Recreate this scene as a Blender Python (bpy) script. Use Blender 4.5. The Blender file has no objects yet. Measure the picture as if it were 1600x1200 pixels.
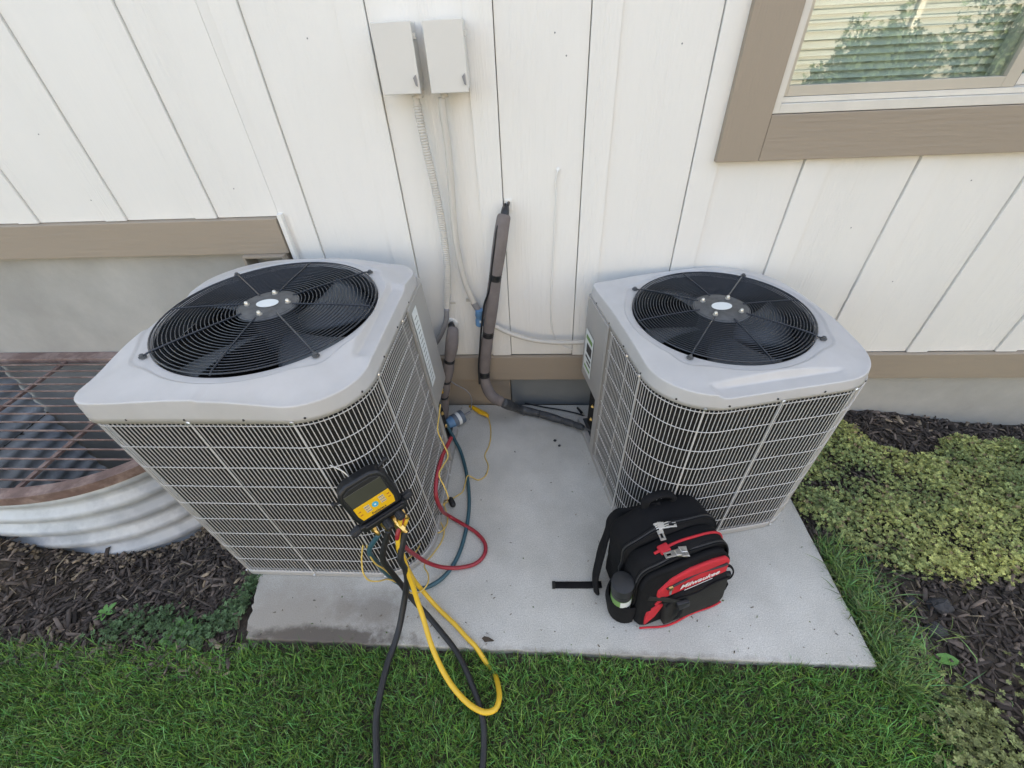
import bpy, math, random
import numpy as np
from mathutils import Vector, Matrix
random.seed(7); RNG = np.random.default_rng(7)
PI = math.pi
S = bpy.context.scene
COL = S.collection

# ------------------------------------------------------------------ camera
CAM = np.array([0.0, -1.787, 1.6866]); F, PITCH, YAW, ROLL = 672.075, .7072, -.0824, -.0569
_fw = np.array([math.sin(YAW)*math.cos(PITCH), math.cos(YAW)*math.cos(PITCH), -math.sin(PITCH)])
_r = np.array([math.cos(YAW), -math.sin(YAW), 0.0]); _u = np.cross(_r, _fw)
_R = math.cos(ROLL)*_r + math.sin(ROLL)*_u; _U = -math.sin(ROLL)*_r + math.cos(ROLL)*_u
cd = bpy.data.cameras.new('camera'); cam = bpy.data.objects.new('camera', cd); COL.objects.link(cam)
cd.sensor_width = 36; cd.lens = F*36/1600; cd.clip_end = 400; cd.clip_start = .01
cam.matrix_world = Matrix(((_R[0], _U[0], -_fw[0], CAM[0]), (_R[1], _U[1], -_fw[1], CAM[1]), (_R[2], _U[2], -_fw[2], CAM[2]), (0, 0, 0, 1)))
S.camera = cam

# ------------------------------------------------------------------ world, sun, exposure
W = bpy.data.worlds.new('World'); S.world = W; W.use_nodes = True
nt = W.node_tree; bg = nt.nodes['Background']
sky = nt.nodes.new('ShaderNodeTexSky'); sky.sky_type = 'NISHITA'; sky.sun_disc = False
SUN_EL, SUN_AZ = math.radians(50), math.radians(12)      # sun stands behind the house
sky.sun_elevation = SUN_EL; sky.sun_rotation = SUN_AZ
sky.air_density = 1.0; sky.dust_density = 3.0; sky.ozone_density = 1.0
nt.links.new(sky.outputs[0], bg.inputs[0]); bg.inputs[1].default_value = .15
sl = bpy.data.lights.new('sun', 'SUN'); sl.energy = 3.0; sl.angle = math.radians(.5); sl.color = (1, .95, .86)
so = bpy.data.objects.new('sun', sl); COL.objects.link(so)
sd = Vector((math.sin(SUN_AZ)*math.cos(SUN_EL), math.cos(SUN_AZ)*math.cos(SUN_EL), math.sin(SUN_EL)))
so.rotation_euler = sd.to_track_quat('Z', 'Y').to_euler(); so.location = (0, 8, 9)
vs = S.view_settings; vs.view_transform = 'Standard'; vs.look = 'None'; vs.gamma = 1; vs.use_curve_mapping = False
vs.exposure = 2.43
vs.use_white_balance = True; vs.white_balance_temperature = 8650; vs.white_balance_tint = 11
S.cycles.max_bounces = 8; S.cycles.diffuse_bounces = 4; S.cycles.glossy_bounces = 4; S.cycles.transparent_max_bounces = 12

# ------------------------------------------------------------------ helpers
def U(px, py, z=None, y=None, x=None):
    """world point seen at a photo pixel, on a plane of given height / depth / side"""
    d = _fw*F + _R*(px-800) - _U*(py-600)
    ax, v = (2, z) if z is not None else ((1, y) if y is not None else (0, x))
    t = (v-CAM[ax])/d[ax]; p = CAM+t*d
    return (float(p[0]), float(p[1]), float(p[2]))
MATS = {}
def N(nt, typ, **kw):
    n = nt.nodes.new(typ)
    for k, v in kw.items():
        if k in n.inputs: n.inputs[k].default_value = v
        else: setattr(n, k, v)
    return n
def pmat(name, col, rough=.6, metal=0., var=.12, vscale=6., bump=0., bscale=150., stretch=(1, 1, 1), col2=None, spec=.5, vcol=None, detail=6, coat=0., fac2=(.45, .6), bdist=.002):
    if name in MATS: return MATS[name]
    m = bpy.data.materials.new(name); m.use_nodes = True; t = m.node_tree; L = t.links
    b = t.nodes['Principled BSDF']; b.inputs['Roughness'].default_value = rough; b.inputs['Metallic'].default_value = metal
    b.inputs['Specular IOR Level'].default_value = spec
    if coat: b.inputs['Coat Weight'].default_value = coat
    tc = N(t, 'ShaderNodeTexCoord'); mp = N(t, 'ShaderNodeMapping'); mp.inputs['Scale'].default_value = stretch
    oi = N(t, 'ShaderNodeObjectInfo'); ad = N(t, 'ShaderNodeVectorMath', operation='MULTIPLY_ADD')
    ad.inputs[1].default_value = (7, 11, 5); L.new(tc.outputs['Object'], ad.inputs[2]); L.new(oi.outputs['Random'], ad.inputs[0])
    L.new(ad.outputs[0], mp.inputs[0])
    n1 = N(t, 'ShaderNodeTexNoise', Scale=vscale, Detail=detail, Roughness=.6); L.new(mp.outputs[0], n1.inputs['Vector'])
    mr = N(t, 'ShaderNodeMapRange'); mr.inputs[1].default_value = .25; mr.inputs[2].default_value = .75
    mr.inputs[3].default_value = 1-var; mr.inputs[4].default_value = 1+var; L.new(n1.outputs[0], mr.inputs[0])
    base = None
    if vcol:
        va = N(t, 'ShaderNodeVertexColor'); va.layer_name = 'col'; base = va.outputs[0]
    elif col2 is not None:
        n2 = N(t, 'ShaderNodeTexNoise', Scale=vscale*.4, Detail=8., Roughness=.65); L.new(mp.outputs[0], n2.inputs['Vector'])
        r2 = N(t, 'ShaderNodeMapRange'); r2.inputs[1].default_value = fac2[0]; r2.inputs[2].default_value = fac2[1]; L.new(n2.outputs[0], r2.inputs[0])
        mx = N(t, 'ShaderNodeMix', data_type='RGBA'); mx.inputs[6].default_value = (*col, 1); mx.inputs[7].default_value = (*col2, 1)
        L.new(r2.outputs[0], mx.inputs[0]); base = mx.outputs[2]
    vm = N(t, 'ShaderNodeVectorMath', operation='SCALE')
    if base: L.new(base, vm.inputs[0])
    else: vm.inputs[0].default_value = col
    L.new(mr.outputs[0], vm.inputs['Scale']); L.new(vm.outputs[0], b.inputs['Base Color'])
    if bump:
        nb = N(t, 'ShaderNodeTexNoise', Scale=bscale, Detail=4., Roughness=.6); L.new(mp.outputs[0], nb.inputs['Vector'])
        bp = N(t, 'ShaderNodeBump', Strength=bump, Distance=bdist); L.new(nb.outputs[0], bp.inputs['Height']); L.new(bp.outputs[0], b.inputs['Normal'])
    MATS[name] = m; return m

class MB:
    def __init__(s): s.v = []; s.f = []; s.n = 0; s.c = []
    def add(s, V, Fc, col=None):
        V = np.asarray(V, float).reshape(-1, 3); s.v.append(V); n = s.n
        s.f += [tuple(i+n for i in f) for f in Fc]; s.n += len(V)
        if col is not None: s.c.append(np.tile(np.asarray(col, float), (len(V), 1)))
    def box(s, x0, x1, y0, y1, z0, z1, M=None, col=None):
        V = np.array([(x, y, z) for z in (z0, z1) for y in (y0, y1) for x in (x0, x1)], float)
        if M is not None: V = V @ np.array(M.to_3x3()).T + np.array(M.translation)
        s.add(V, [(0, 2, 3, 1), (4, 5, 7, 6), (0, 1, 5, 4), (2, 6, 7, 3), (0, 4, 6, 2), (1, 3, 7, 5)], col); return s
    def tube(s, pts, r, n=8, closed=False, cap=True, flat=1.0, up=None):
        P = np.asarray(pts, float); m = len(P)
        r = np.broadcast_to(np.asarray(r, float), (m,))
        if closed: T = np.roll(P, -1, 0)-np.roll(P, 1, 0)
        else: T = np.gradient(P, axis=0)
        T /= np.linalg.norm(T, axis=1)[:, None]+1e-12
        a = np.array(up if up is not None else ([0, 0, 1] if abs(T[0][2]) < .9 else [1, 0, 0]), float)
        V = []
        u = a-T[0]*(a@T[0]); u /= np.linalg.norm(u)
        for i in range(m):
            if up is not None: u = np.array(up, float)
            u = u-T[i]*(u@T[i]); u /= np.linalg.norm(u)+1e-12; w = np.cross(T[i], u)
            for k in range(n):
                q = 2*PI*k/n; V.append(P[i]+r[i]*(math.cos(q)*u*flat+math.sin(q)*w))
        Fc = []
        for i in range(m if closed else m-1):
            j = (i+1) % m
            for k in range(n): Fc.append((i*n+k, i*n+(k+1) % n, j*n+(k+1) % n, j*n+k))
        if not closed and cap: Fc += [tuple(range(n))[::-1], tuple((m-1)*n+k for k in range(n))]
        s.add(V, Fc); return s
    def lathe(s, prof, c=(0, 0, 0), M=None, n=24):
        """prof [(r,z)...] about z"""
        V = []
        for r, z in prof:
            for k in range(n): V.append((r*math.cos(2*PI*k/n), r*math.sin(2*PI*k/n), z))
        V = np.array(V)
        if M is not None: V = V @ np.array(M.to_3x3()).T + np.array(M.translation)
        V = V+np.array(c); Fc = []
        for i in range(len(prof)-1):
            for k in range(n): Fc.append((i*n+k, i*n+(k+1) % n, (i+1)*n+(k+1) % n, (i+1)*n+k))
        if prof[0][0] > 1e-4: Fc.append(tuple(range(n))[::-1])
        if prof[-1][0] > 1e-4: Fc.append(tuple((len(prof)-1)*n+k for k in range(n)))
        s.add(V, Fc); return s
    def data(s):
        return (np.concatenate(s.v) if s.v else np.zeros((0, 3))), s.f
WARP = [None]
def obj(name, mb, mat, parent=None, smooth=False, bevel=0, label=None, world=True, kind=None, seg=2):
    V, Fc = mb.data() if isinstance(mb, MB) else mb
    V = np.array(V, float)
    if WARP[0] is not None: V = WARP[0](V)
    me = bpy.data.meshes.new(name); me.from_pydata(V.tolist(), [], Fc)
    if isinstance(mb, MB) and mb.c:
        ca = me.color_attributes.new('col', 'FLOAT_COLOR', 'POINT'); C = np.concatenate(mb.c)
        ca.data.foreach_set('color', np.c_[C, np.ones(len(C))].astype(np.float32).ravel())
    me.materials.append(mat); o = bpy.data.objects.new(name, me); COL.objects.link(o)
    if smooth:
        me.polygons.foreach_set('use_smooth', [True]*len(me.polygons))
        if smooth != 'all':
            try: me.set_sharp_from_angle(angle=math.radians(38))
            except Exception: pass
    me.update()
    if parent is not None:
        o.parent = parent
        if world:
            par = parent; M = par.matrix_basis.copy()
            while par.parent: M = par.parent.matrix_basis @ par.matrix_parent_inverse @ M; par = par.parent
            o.matrix_parent_inverse = M.inverted()
    if bevel:
        bm = o.modifiers.new('bevel', 'BEVEL'); bm.width = bevel; bm.segments = seg; bm.limit_method = 'ANGLE'; bm.angle_limit = math.radians(35)
    if label: o['label'] = label
    if kind: o['kind'] = kind
    return o
def thing(name, label, cat, loc=(0, 0, 0), rz=0, group=None):
    o = bpy.data.objects.new(name, None); COL.objects.link(o); o.location = loc; o.rotation_euler = (0, 0, rz)
    o.empty_display_size = .1; o['label'] = label; o['category'] = cat
    if group: o['group'] = group
    return o
def tag(o, label, cat, group=None, kind=None):
    if label: o['label'] = label
    if cat: o['category'] = cat
    if group: o['group'] = group
    if kind: o['kind'] = kind
    return o
def rebase(o):
    """a thing of one mesh: origin to the base of its geometry"""
    me = o.data; n = len(me.vertices); co = np.zeros(n*3); me.vertices.foreach_get('co', co); co = co.reshape(-1, 3)
    c = np.array([co[:, 0].mean(), co[:, 1].mean(), co[:, 2].min()]); me.vertices.foreach_set('co', (co-c).ravel()); o.location = c; me.update(); return o
def curve(pts, step=.008):
    P = np.asarray(pts, float); out = []
    Q = np.vstack([2*P[0]-P[1], P, 2*P[-1]-P[-2]])
    for i in range(1, len(Q)-2):
        L = np.linalg.norm(Q[i+1]-Q[i]); n = max(2, int(L/step))
        d01 = max(np.linalg.norm(Q[i]-Q[i-1]), 1e-4)**.5; d12 = max(L, 1e-4)**.5; d23 = max(np.linalg.norm(Q[i+2]-Q[i+1]), 1e-4)**.5
        m1 = (Q[i+1]-Q[i])+d12*((Q[i]-Q[i-1])/d01-(Q[i+1]-Q[i-1])/(d01+d12))
        m2 = (Q[i+1]-Q[i])+d12*((Q[i+2]-Q[i+1])/d23-(Q[i+2]-Q[i])/(d12+d23))
        for t in np.linspace(0, 1, n, endpoint=False):
            out.append((2*t**3-3*t**2+1)*Q[i]+(t**3-2*t**2+t)*m1+(-2*t**3+3*t**2)*Q[i+1]+(t**3-t**2)*m2)
    out.append(Q[-2]); return np.array(out)
def text_obj(name, body, size, M, mat, parent, shear=0., depth=.0004, spacing=1.):
    c = bpy.data.curves.new(name, 'FONT'); c.body = body; c.size = size; c.extrude = depth; c.align_x = 'CENTER'; c.align_y = 'CENTER'; c.shear = shear; c.space_character = spacing
    c.offset = size*.012
    t = bpy.data.objects.new(name, c); COL.objects.link(t)
    dg = bpy.context.evaluated_depsgraph_get(); me = bpy.data.meshes.new_from_object(t.evaluated_get(dg))
    bpy.data.objects.remove(t); V = np.array([v.co for v in me.vertices]); Fc = [tuple(p.vertices) for p in me.polygons]
    V = V @ np.array(M.to_3x3()).T + np.array(M.translation)
    return obj(name, (V, Fc), mat, parent)
def frame(o, xdir, ydir):
    x = Vector(xdir).normalized(); y = Vector(ydir); y = (y-x*y.dot(x)).normalized(); z = x.cross(y)
    return Matrix(((x.x, y.x, z.x, o[0]), (x.y, y.y, z.y, o[1]), (x.z, y.z, z.z, o[2]), (0, 0, 0, 1)))
def sst(a, b, x):
    t = np.clip((np.asarray(x, float)-a)/(b-a), 0, 1); return t*t*(3-2*t)

# ------------------------------------------------------------------ materials
def siding_mat(name, col):
    m = pmat(name, col, rough=.55, var=.025, vscale=3., stretch=(1, 1, .3)); t = m.node_tree; L = t.links
    b = t.nodes['Principled BSDF']; mp = [n for n in t.nodes if n.type == 'MAPPING'][0]
    src = mp.inputs[0].links[0].from_socket
    m2 = N(t, 'ShaderNodeMapping'); m2.inputs['Scale'].default_value = (1, 1, .045); L.new(src, m2.inputs[0])
    d = N(t, 'ShaderNodeTexNoise', Scale=9., Detail=2.); L.new(m2.outputs[0], d.inputs['Vector'])
    vm = N(t, 'ShaderNodeVectorMath', operation='MULTIPLY_ADD'); vm.inputs[1].default_value = (.05, 0, 0); L.new(d.outputs[1], vm.inputs[0]); L.new(m2.outputs[0], vm.inputs[2])
    n = N(t, 'ShaderNodeTexNoise', Scale=95., Detail=3., Roughness=.65); L.new(vm.outputs[0], n.inputs['Vector'])
    big = N(t, 'ShaderNodeTexNoise', Scale=5., Detail=2.); L.new(m2.outputs[0], big.inputs['Vector'])
    r = N(t, 'ShaderNodeMapRange'); r.inputs[1].default_value = .42; r.inputs[2].default_value = .68; r.inputs[3].default_value = .15; L.new(big.outputs[0], r.inputs[0])
    mu = N(t, 'ShaderNodeMath', operation='MULTIPLY'); L.new(n.outputs[0], mu.inputs[0]); L.new(r.outputs[0], mu.inputs[1])
    bp = N(t, 'ShaderNodeBump', Strength=.65, Distance=.007); L.new(mu.outputs[0], bp.inputs['Height']); L.new(bp.outputs[0], b.inputs['Normal'])
    return m
M_SIDE = siding_mat('white_siding', (.79, .775, .74))
M_TRIM = siding_mat('tan_trim_vertical', (.335, .275, .215))
M_TRIMH = pmat('tan_trim_horizontal', (.335, .275, .215), rough=.6, var=.05, vscale=4, bump=.6, bscale=90, stretch=(.08, 1, 1), bdist=.003)
def concrete(name, c1, c2, stains=False, bump=.35, vs=5.):
    m = pmat(name, c1, rough=.85, var=.1, vscale=vs, bump=bump, bscale=260, col2=c2, fac2=(.38, .66), detail=10)
    if stains:
        t = m.node_tree; L = t.links; b = t.nodes['Principled BSDF']; old = b.inputs['Base Color'].links[0].from_socket
        tc = [n for n in t.nodes if n.type == 'TEX_COORD'][0]
        # fine aggregate speckle
        sp = N(t, 'ShaderNodeTexNoise', Scale=260., Detail=4., Roughness=.8); L.new(tc.outputs['Object'], sp.inputs['Vector'])
        sr = N(t, 'ShaderNodeMapRange'); sr.inputs[1].default_value = .3; sr.inputs[2].default_value = .7; sr.inputs[3].default_value = .60; sr.inputs[4].default_value = 1.40; L.new(sp.outputs[0], sr.inputs[0])
        v0 = N(t, 'ShaderNodeVectorMath', operation='SCALE'); L.new(old, v0.inputs[0]); L.new(sr.outputs[0], v0.inputs['Scale']); cur = v0.outputs[0]
        def blob(cur, cx, cy, rx, ry, colr, lo, hi, amt, nscale=7.):
            s1 = N(t, 'ShaderNodeVectorMath', operation='SUBTRACT'); s1.inputs[1].default_value = (cx, cy, 0); L.new(tc.outputs['Object'], s1.inputs[0])
            s2 = N(t, 'ShaderNodeVectorMath', operation='MULTIPLY'); s2.inputs[1].default_value = (1/rx, 1/ry, 0); L.new(s1.outputs[0], s2.inputs[0])
            ln = N(t, 'ShaderNodeVectorMath', operation='LENGTH'); L.new(s2.outputs[0], ln.inputs[0])
            nz = N(t, 'ShaderNodeTexNoise', Scale=nscale, Detail=10., Roughness=.68); L.new(tc.outputs['Object'], nz.inputs['Vector'])
            a = N(t, 'ShaderNodeMath', operation='MULTIPLY_ADD'); a.inputs[1].default_value = 1.5; L.new(nz.outputs[0], a.inputs[0]); L.new(ln.outputs[1], a.inputs[2])
            r = N(t, 'ShaderNodeMapRange'); r.inputs[1].default_value = hi; r.inputs[2].default_value = lo; r.inputs[4].default_value = amt; L.new(a.outputs[0], r.inputs[0])
            mx = N(t, 'ShaderNodeMix', data_type='RGBA'); mx.inputs[7].default_value = (*colr, 1); L.new(r.outputs[0], mx.inputs[0]); L.new(cur, mx.inputs[6]); return mx.outputs[2]
        cur = blob(cur, -.95, -1.22, .42, .22, (.27, .23, .185), 1.2, 2.1, .7)
        cur = blob(cur, -.62, -1.13, .17, .07, (.17, .14, .11), 1.15, 1.95, .65)
        cur = blob(cur, -.78, -1.235, .38, .05, (.09, .07, .055), 1.3, 1.75, .85, 14.)
        cur = blob(cur, .2, -1.27, .9, .035, (.16, .13, .1), 1.2, 1.7, .5, 16.)
        L.new(cur, b.inputs['Base Color'])
    return m
M_PAD = concrete('pad_concrete', (.44, .425, .385), (.55, .535, .495), True)
M_FOUND = concrete('foundation_concrete', (.36, .35, .325), (.46, .45, .42), bump=.6, vs=4.)
M_SOIL = pmat('soil', (.05, .038, .028), rough=.95, var=.4, vscale=20, bump=.8, bscale=60, bdist=.01)
M_CAP = pmat('cap_paint', (.50, .49, .485), rough=.38, var=.06, vscale=9, col2=(.46, .445, .43), fac2=(.4, .75), bump=.06, bscale=400)
M_PANEL = pmat('panel_paint', (.36, .345, .325), rough=.42, var=.03, vscale=7, bump=.06, bscale=400)
M_WIRE = pmat('guard_wire_paint', (.55, .535, .52), rough=.45, var=.06)
M_COIL = pmat('coil_fins', (.010, .010, .010), rough=.75, metal=.2, var=.5, vscale=30, bump=.9, bscale=80, stretch=(1, 1, 8), col2=(.022, .019, .015))
M_BLACK = pmat('black_plastic', (.008, .009, .011), rough=.45, var=.15)
M_RUBBER = pmat('black_rubber', (.010, .011, .013), rough=.55, var=.2, vscale=30)
M_GRILLE = pmat('grille_black', (.026, .032, .042), rough=.25, var=.1)
M_FAN = pmat('fan_blade', (.095, .11, .125), rough=.45, metal=.3, var=.25, vscale=10)
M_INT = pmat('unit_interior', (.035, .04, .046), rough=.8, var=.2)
M_HUB = pmat('motor_plate', (.10, .105, .11), rough=.55, metal=.4, var=.4, vscale=40, bump=.2)
M_STEEL = pmat('bright_steel', (.62, .61, .58), rough=.32, metal=.9, var=.08)
M_ZINC = pmat('galvanised_steel', (.54, .57, .60), rough=.5, metal=.1, var=.12, vscale=9, col2=(.36, .39, .43))
M_RUST = pmat('brown_iron', (.17, .105, .09), rough=.6, metal=.0, var=.3, vscale=25, bump=.3, col2=(.28, .20, .175))
M_WHITE = pmat('white_vinyl', (.66, .63, .57), rough=.45, var=.05, vscale=20)
M_LABEL = pmat('label_paper', (.70, .73, .72), rough=.5, var=.05)
M_BOXW = pmat('box_paint', (.66, .645, .61), rough=.45, var=.03)
M_FOAM = pmat('pipe_foam', (.17, .145, .138), rough=.9, var=.18, vscale=18, bump=.4, bscale=220)
M_TAPE = pmat('black_tape', (.016, .016, .018), rough=.35, var=.2)
M_WRAP = pmat('wrapped_tape', (.048, .053, .06), rough=.5, var=.45, vscale=30, bump=1., bscale=60, bdist=.004)
M_CREAMC = pmat('cream_conduit', (.56, .53, .48), rough=.5, var=.06)
M_GREYC = pmat('grey_conduit', (.24, .24, .25), rough=.5, var=.08)
M_BLUE = pmat('blue_plastic', (.10, .25, .44), rough=.45, var=.2, vscale=25)
M_YEL = pmat('yellow_hose', (.70, .42, .035), rough=.45, var=.08)
M_YELP = pmat('yellow_plastic', (.75, .42, .02), rough=.4, var=.05)
M_YELC = pmat('yellow_cable', (.66, .45, .12), rough=.5, var=.08)
M_RED = pmat('red_hose', (.30, .018, .03), rough=.35, var=.08)
M_TEAL = pmat('teal_hose', (.022, .085, .11), rough=.4, var=.1)
M_BRASS = pmat('brass', (.62, .42, .17), rough=.28, metal=1, var=.12)
M_SCREEN = pmat('lcd_screen', (.06, .06, .045), rough=.3, var=.15)
M_FABRIC = pmat('black_cordura', (.0085, .0085, .0095), rough=.85, var=.3, vscale=14, bump=.8, bscale=700, bdist=.001, spec=.2)
M_FAB2 = pmat('grey_cordura', (.022, .022, .0205), rough=.85, var=.3, vscale=14, bump=.8, bscale=700, bdist=.001, spec=.25)
M_REDF = pmat('red_cordura', (.55, .018, .03), rough=.75, var=.15, vscale=20, bump=.5, bscale=500, bdist=.001)
M_PRINT = pmat('white_print', (.75, .74, .72), rough=.6, var=.03)
M_DARKP = pmat('dark_print', (.03, .03, .03), rough=.6, var=.03)
M_GREENP = pmat('green_print', (.12, .28, .06), rough=.4, var=.1)
M_CYANP = pmat('cyan_button', (.03, .38, .55), rough=.4, var=.05)
M_BUTT = pmat('grey_button', (.55, .47, .33), rough=.5, var=.05)
M_FASTEN = pmat('zipper_tape', (.022, .022, .024), rough=.5, var=.3, vscale=60, bump=.6, bscale=500)

# ------------------------------------------------------------------ HOUSE
P = .4064; X0 = -1.4558; BW = .0939
house = thing('house', 'white board and batten house wall with tan trim behind the two condenser units', 'house', (0, 0, 0))
WX0, WX1, WZ0, WZ1 = .80, 2.15, 1.39, 2.45        # window opening
TOP = 5.6
def hpart(name, x0, x1, y0, y1, z0, z1, mat, bevel=.0015, parent=house, label=None):
    mb = MB(); mb.box(x0, x1, y0, y1, z0, z1); return obj(name, mb, mat, parent, bevel=bevel, label=label)
def low(xa, xb): return 1.088 if xb <= -1.09 else .354
for k in range(-8, 14):
    xa = X0+k*P+BW+(.0030 if X0+k*P < 0 else .0006); xb = X0+(k+1)*P-(.0030 if X0+(k+1)*P > 0 else .0006)
    segs = [(xa, -1.092), (-1.091, xb)] if xa < -1.09 < xb else [(xa, xb)]
    for a, b in segs:
        z0 = low(a, b)
        if b > WX0-.05 and a < WX1+.05:
            hpart('siding_panel', a, b, .004, .024, z0, WZ0-.1, M_SIDE); hpart('siding_panel', a, b, .004, .024, WZ1+.1, TOP, M_SIDE)
        else: hpart('siding_panel', a, b, .004, .024, z0, TOP, M_SIDE)
    ba, bb = X0+k*P, X0+k*P+BW; z0 = low(ba, bb)
    if bb > WX0-.14 and ba < WX1+.14 and ba > .66:
        hpart('batten', ba, bb, -.005, .020, z0, WZ0-.146, M_SIDE); hpart('batten', ba, bb, -.005, .020, WZ1+.15, TOP, M_SIDE)
    else: hpart('batten', ba, bb, -.005, .020, z0, TOP, M_SIDE)
for (a, b) in ((245, 218), (185, 106), (142, 313), (365, 295), (1066, 68), (885, 87), (867, 51), (1518, 282), (1330, 356), (1225, 350), (1395, 440), (1110, 300), (700, 430), (960, 120), (60, 210), (480, 60)):
    x, y, z = U(a, b, y=.003); mb = MB(); mb.lathe([(.0, .0), (.0028, .0), (.0022, .001), (0, .001)], M=Matrix.Translation((x, .0042, z)) @ Matrix.Rotation(PI/2, 4, 'X'), n=8); obj('nail_head', mb, M_GREYC, house)
hpart('wall_core', -7, 8, .10, .3, -1.3, TOP+.4, M_FOUND)
hpart('sheathing', -7, WX0-.02, .026, .098, 0.95, TOP, M_TRIMH); hpart('sheathing', WX1+.02, 8, .026, .098, .21, TOP, M_TRIMH)
hpart('roof', -7.5, 8.5, -.5, 4, TOP+.4, TOP+.55, M_INT)
# trims
hpart('trim_board', -4.7, -1.095, -.026, .025, .937, 1.086, M_TRIMH, .002)
hpart('trim_board', -1.09, 5.5, -.022, .0035, .203, .352, M_TRIMH, .002)
hpart('corner_strip', -1.089, -1.070, -.020, .0035, .353, 1.10, M_SIDE, .001)
# foundation (deep by the well, low on the right)
hpart('foundation_wall', -4.7, -1.093, .03, .095, -1.25, .936, M_FOUND, .004)
hpart('foundation_wall', .32, 5.5, .006, .09, -.5, .201, M_FOUND, .003)
hpart('foundation_board', -1.085, -.158, .0, .09, .142, .201, M_TRIMH, .002)
hpart('foundation_board', -1.085, -.158, .010, .09, -.1, .1405, M_TRIMH, .002)
hpart('vent_cover', -.1555, .318, .032, .09, -.1, .200, pmat('grey_vent_board', (.20, .22, .23), rough=.6, var=.06, bump=.2), .002)
# tan bracket under the left trim
mb = MB(); mb.box(-1.30, -1.11, -.05, .028, .925, .936); mb.box(-1.30, -1.288, -.05, .028, .86, .925); mb.box(-1.122, -1.11, -.05, .028, .86, .925)
obj('tan_bracket', mb, M_TRIMH, house, bevel=.002)
# window trim
hpart('window_trim', WX0-.15, WX0, -.030, .006, WZ0-.145, WZ1+.145, M_TRIM, .002)
hpart('window_trim', WX1, WX1+.15, -.030, .006, WZ0-.145, WZ1+.145, M_TRIM, .002)
hpart('window_trim', WX0+.001, WX1-.001, -.030, .006, WZ0-.145, WZ0, M_TRIMH, .002)
hpart('window_trim', WX0+.001, WX1-.001, -.030, .006, WZ1, WZ1+.145, M_TRIMH, .002)
# window
mb = MB(); fx0, fx1, fz0, fz1 = WX0+.002, WX1-.002, WZ0+.002, WZ1-.002
def rect_ring(mb, x0, x1, z0, z1, wl, wr, wb, wt, y0, y1):
    mb.box(x0, x0+wl, y0, y1, z0, z1); mb.box(x1-wr, x1, y0, y1, z0, z1)
    mb.box(x0+wl, x1-wr, y0, y1, z0, z0+wb); mb.box(x0+wl, x1-wr, y0, y1, z1-wt, z1)
rect_ring(mb, fx0, fx1, fz0, fz1, .022, .022, .028, .022, -.022, .06)
window = obj('window', mb, M_WHITE, house, bevel=.0015)
mb = MB(); rect_ring(mb, fx0+.023, fx1-.023, fz0+.029, fz1-.023, .006, .006, .016, .006, -.006, .06); obj('window_track', mb, M_WHITE, window, bevel=.001)
mb = MB(); rect_ring(mb, fx0+.029, 1.565, fz0+.046, fz1-.03, .012, .042, .030, .03, .0, .03); obj('window_sash', mb, pmat('tan_vinyl', (.50, .45, .37), rough=.5, var=.06), window, bevel=.0015)
mb = MB(); rect_ring(mb, 1.50, fx1-.029, fz0+.046, fz1-.03, .05, .03, .030, .03, .034, .058); obj('window_sash', mb, M_WHITE, window, bevel=.0015)
mb = MB(); mb.box(1.566, 1.576, .012, .033, fz0+.046, fz1-.03); obj('weather_seal', mb, M_BLACK, window)
g = bpy.data.materials.new('window_glass'); g.use_nodes = True; t = g.node_tree; t.nodes.clear()
ou = N(t, 'ShaderNodeOutputMaterial'); mx = N(t, 'ShaderNodeMixShader'); mx.inputs[0].default_value = .15
tr = N(t, 'ShaderNodeBsdfTransparent'); tr.inputs[0].default_value = (.82, .88, .86, 1); gl = N(t, 'ShaderNodeBsdfGlossy'); gl.inputs['Roughness'].default_value = .004
gl.inputs['Color'].default_value = (.92, .96, .98, 1)
nz = N(t, 'ShaderNodeTexNoise', Scale=2.); bp = N(t, 'ShaderNodeBump', Strength=.02, Distance=.01); t.links.new(nz.outputs[0], bp.inputs['Height']); t.links.new(bp.outputs[0], gl.inputs['Normal'])
t.links.new(tr.outputs[0], mx.inputs[1]); t.links.new(gl.outputs[0], mx.inputs[2]); t.links.new(mx.outputs[0], ou.inputs[0])
mb = MB(); mb.box(fx0+.041, 1.52, .012, .016, fz0+.076, fz1-.06); obj('window_pane', mb, g, window)
mb = MB(); mb.box(1.55, fx1-.059, .044, .048, fz0+.076, fz1-.06); obj('window_pane', mb, g, window)
M_SLAT = pmat('blind_slat_vinyl', (.80, .80, .74), rough=.5, var=.03)
z = fz0+.05; sm = None
while z < fz1-.03:
    mb = MB(); mb.box(fx0+.03, fx1-.03, -.0125, .0125, -.0006, .0006)
    if sm is None:
        o = obj('blind_slat', mb, M_SLAT, window, world=False); sm = o.data
    else:
        o = bpy.data.objects.new('blind_slat', sm); COL.objects.link(o); o.parent = window
    o.location = (0, .080, z); o.rotation_euler = (math.radians(52), 0, 0); z += .0215
hpart('dark_room_backing', WX0-.02, WX1+.02, .0975, .0995, WZ0-.1, WZ1+.1, M_INT, 0)  # dark sheet behind the blinds, its colour standing in for the unlit room

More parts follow.
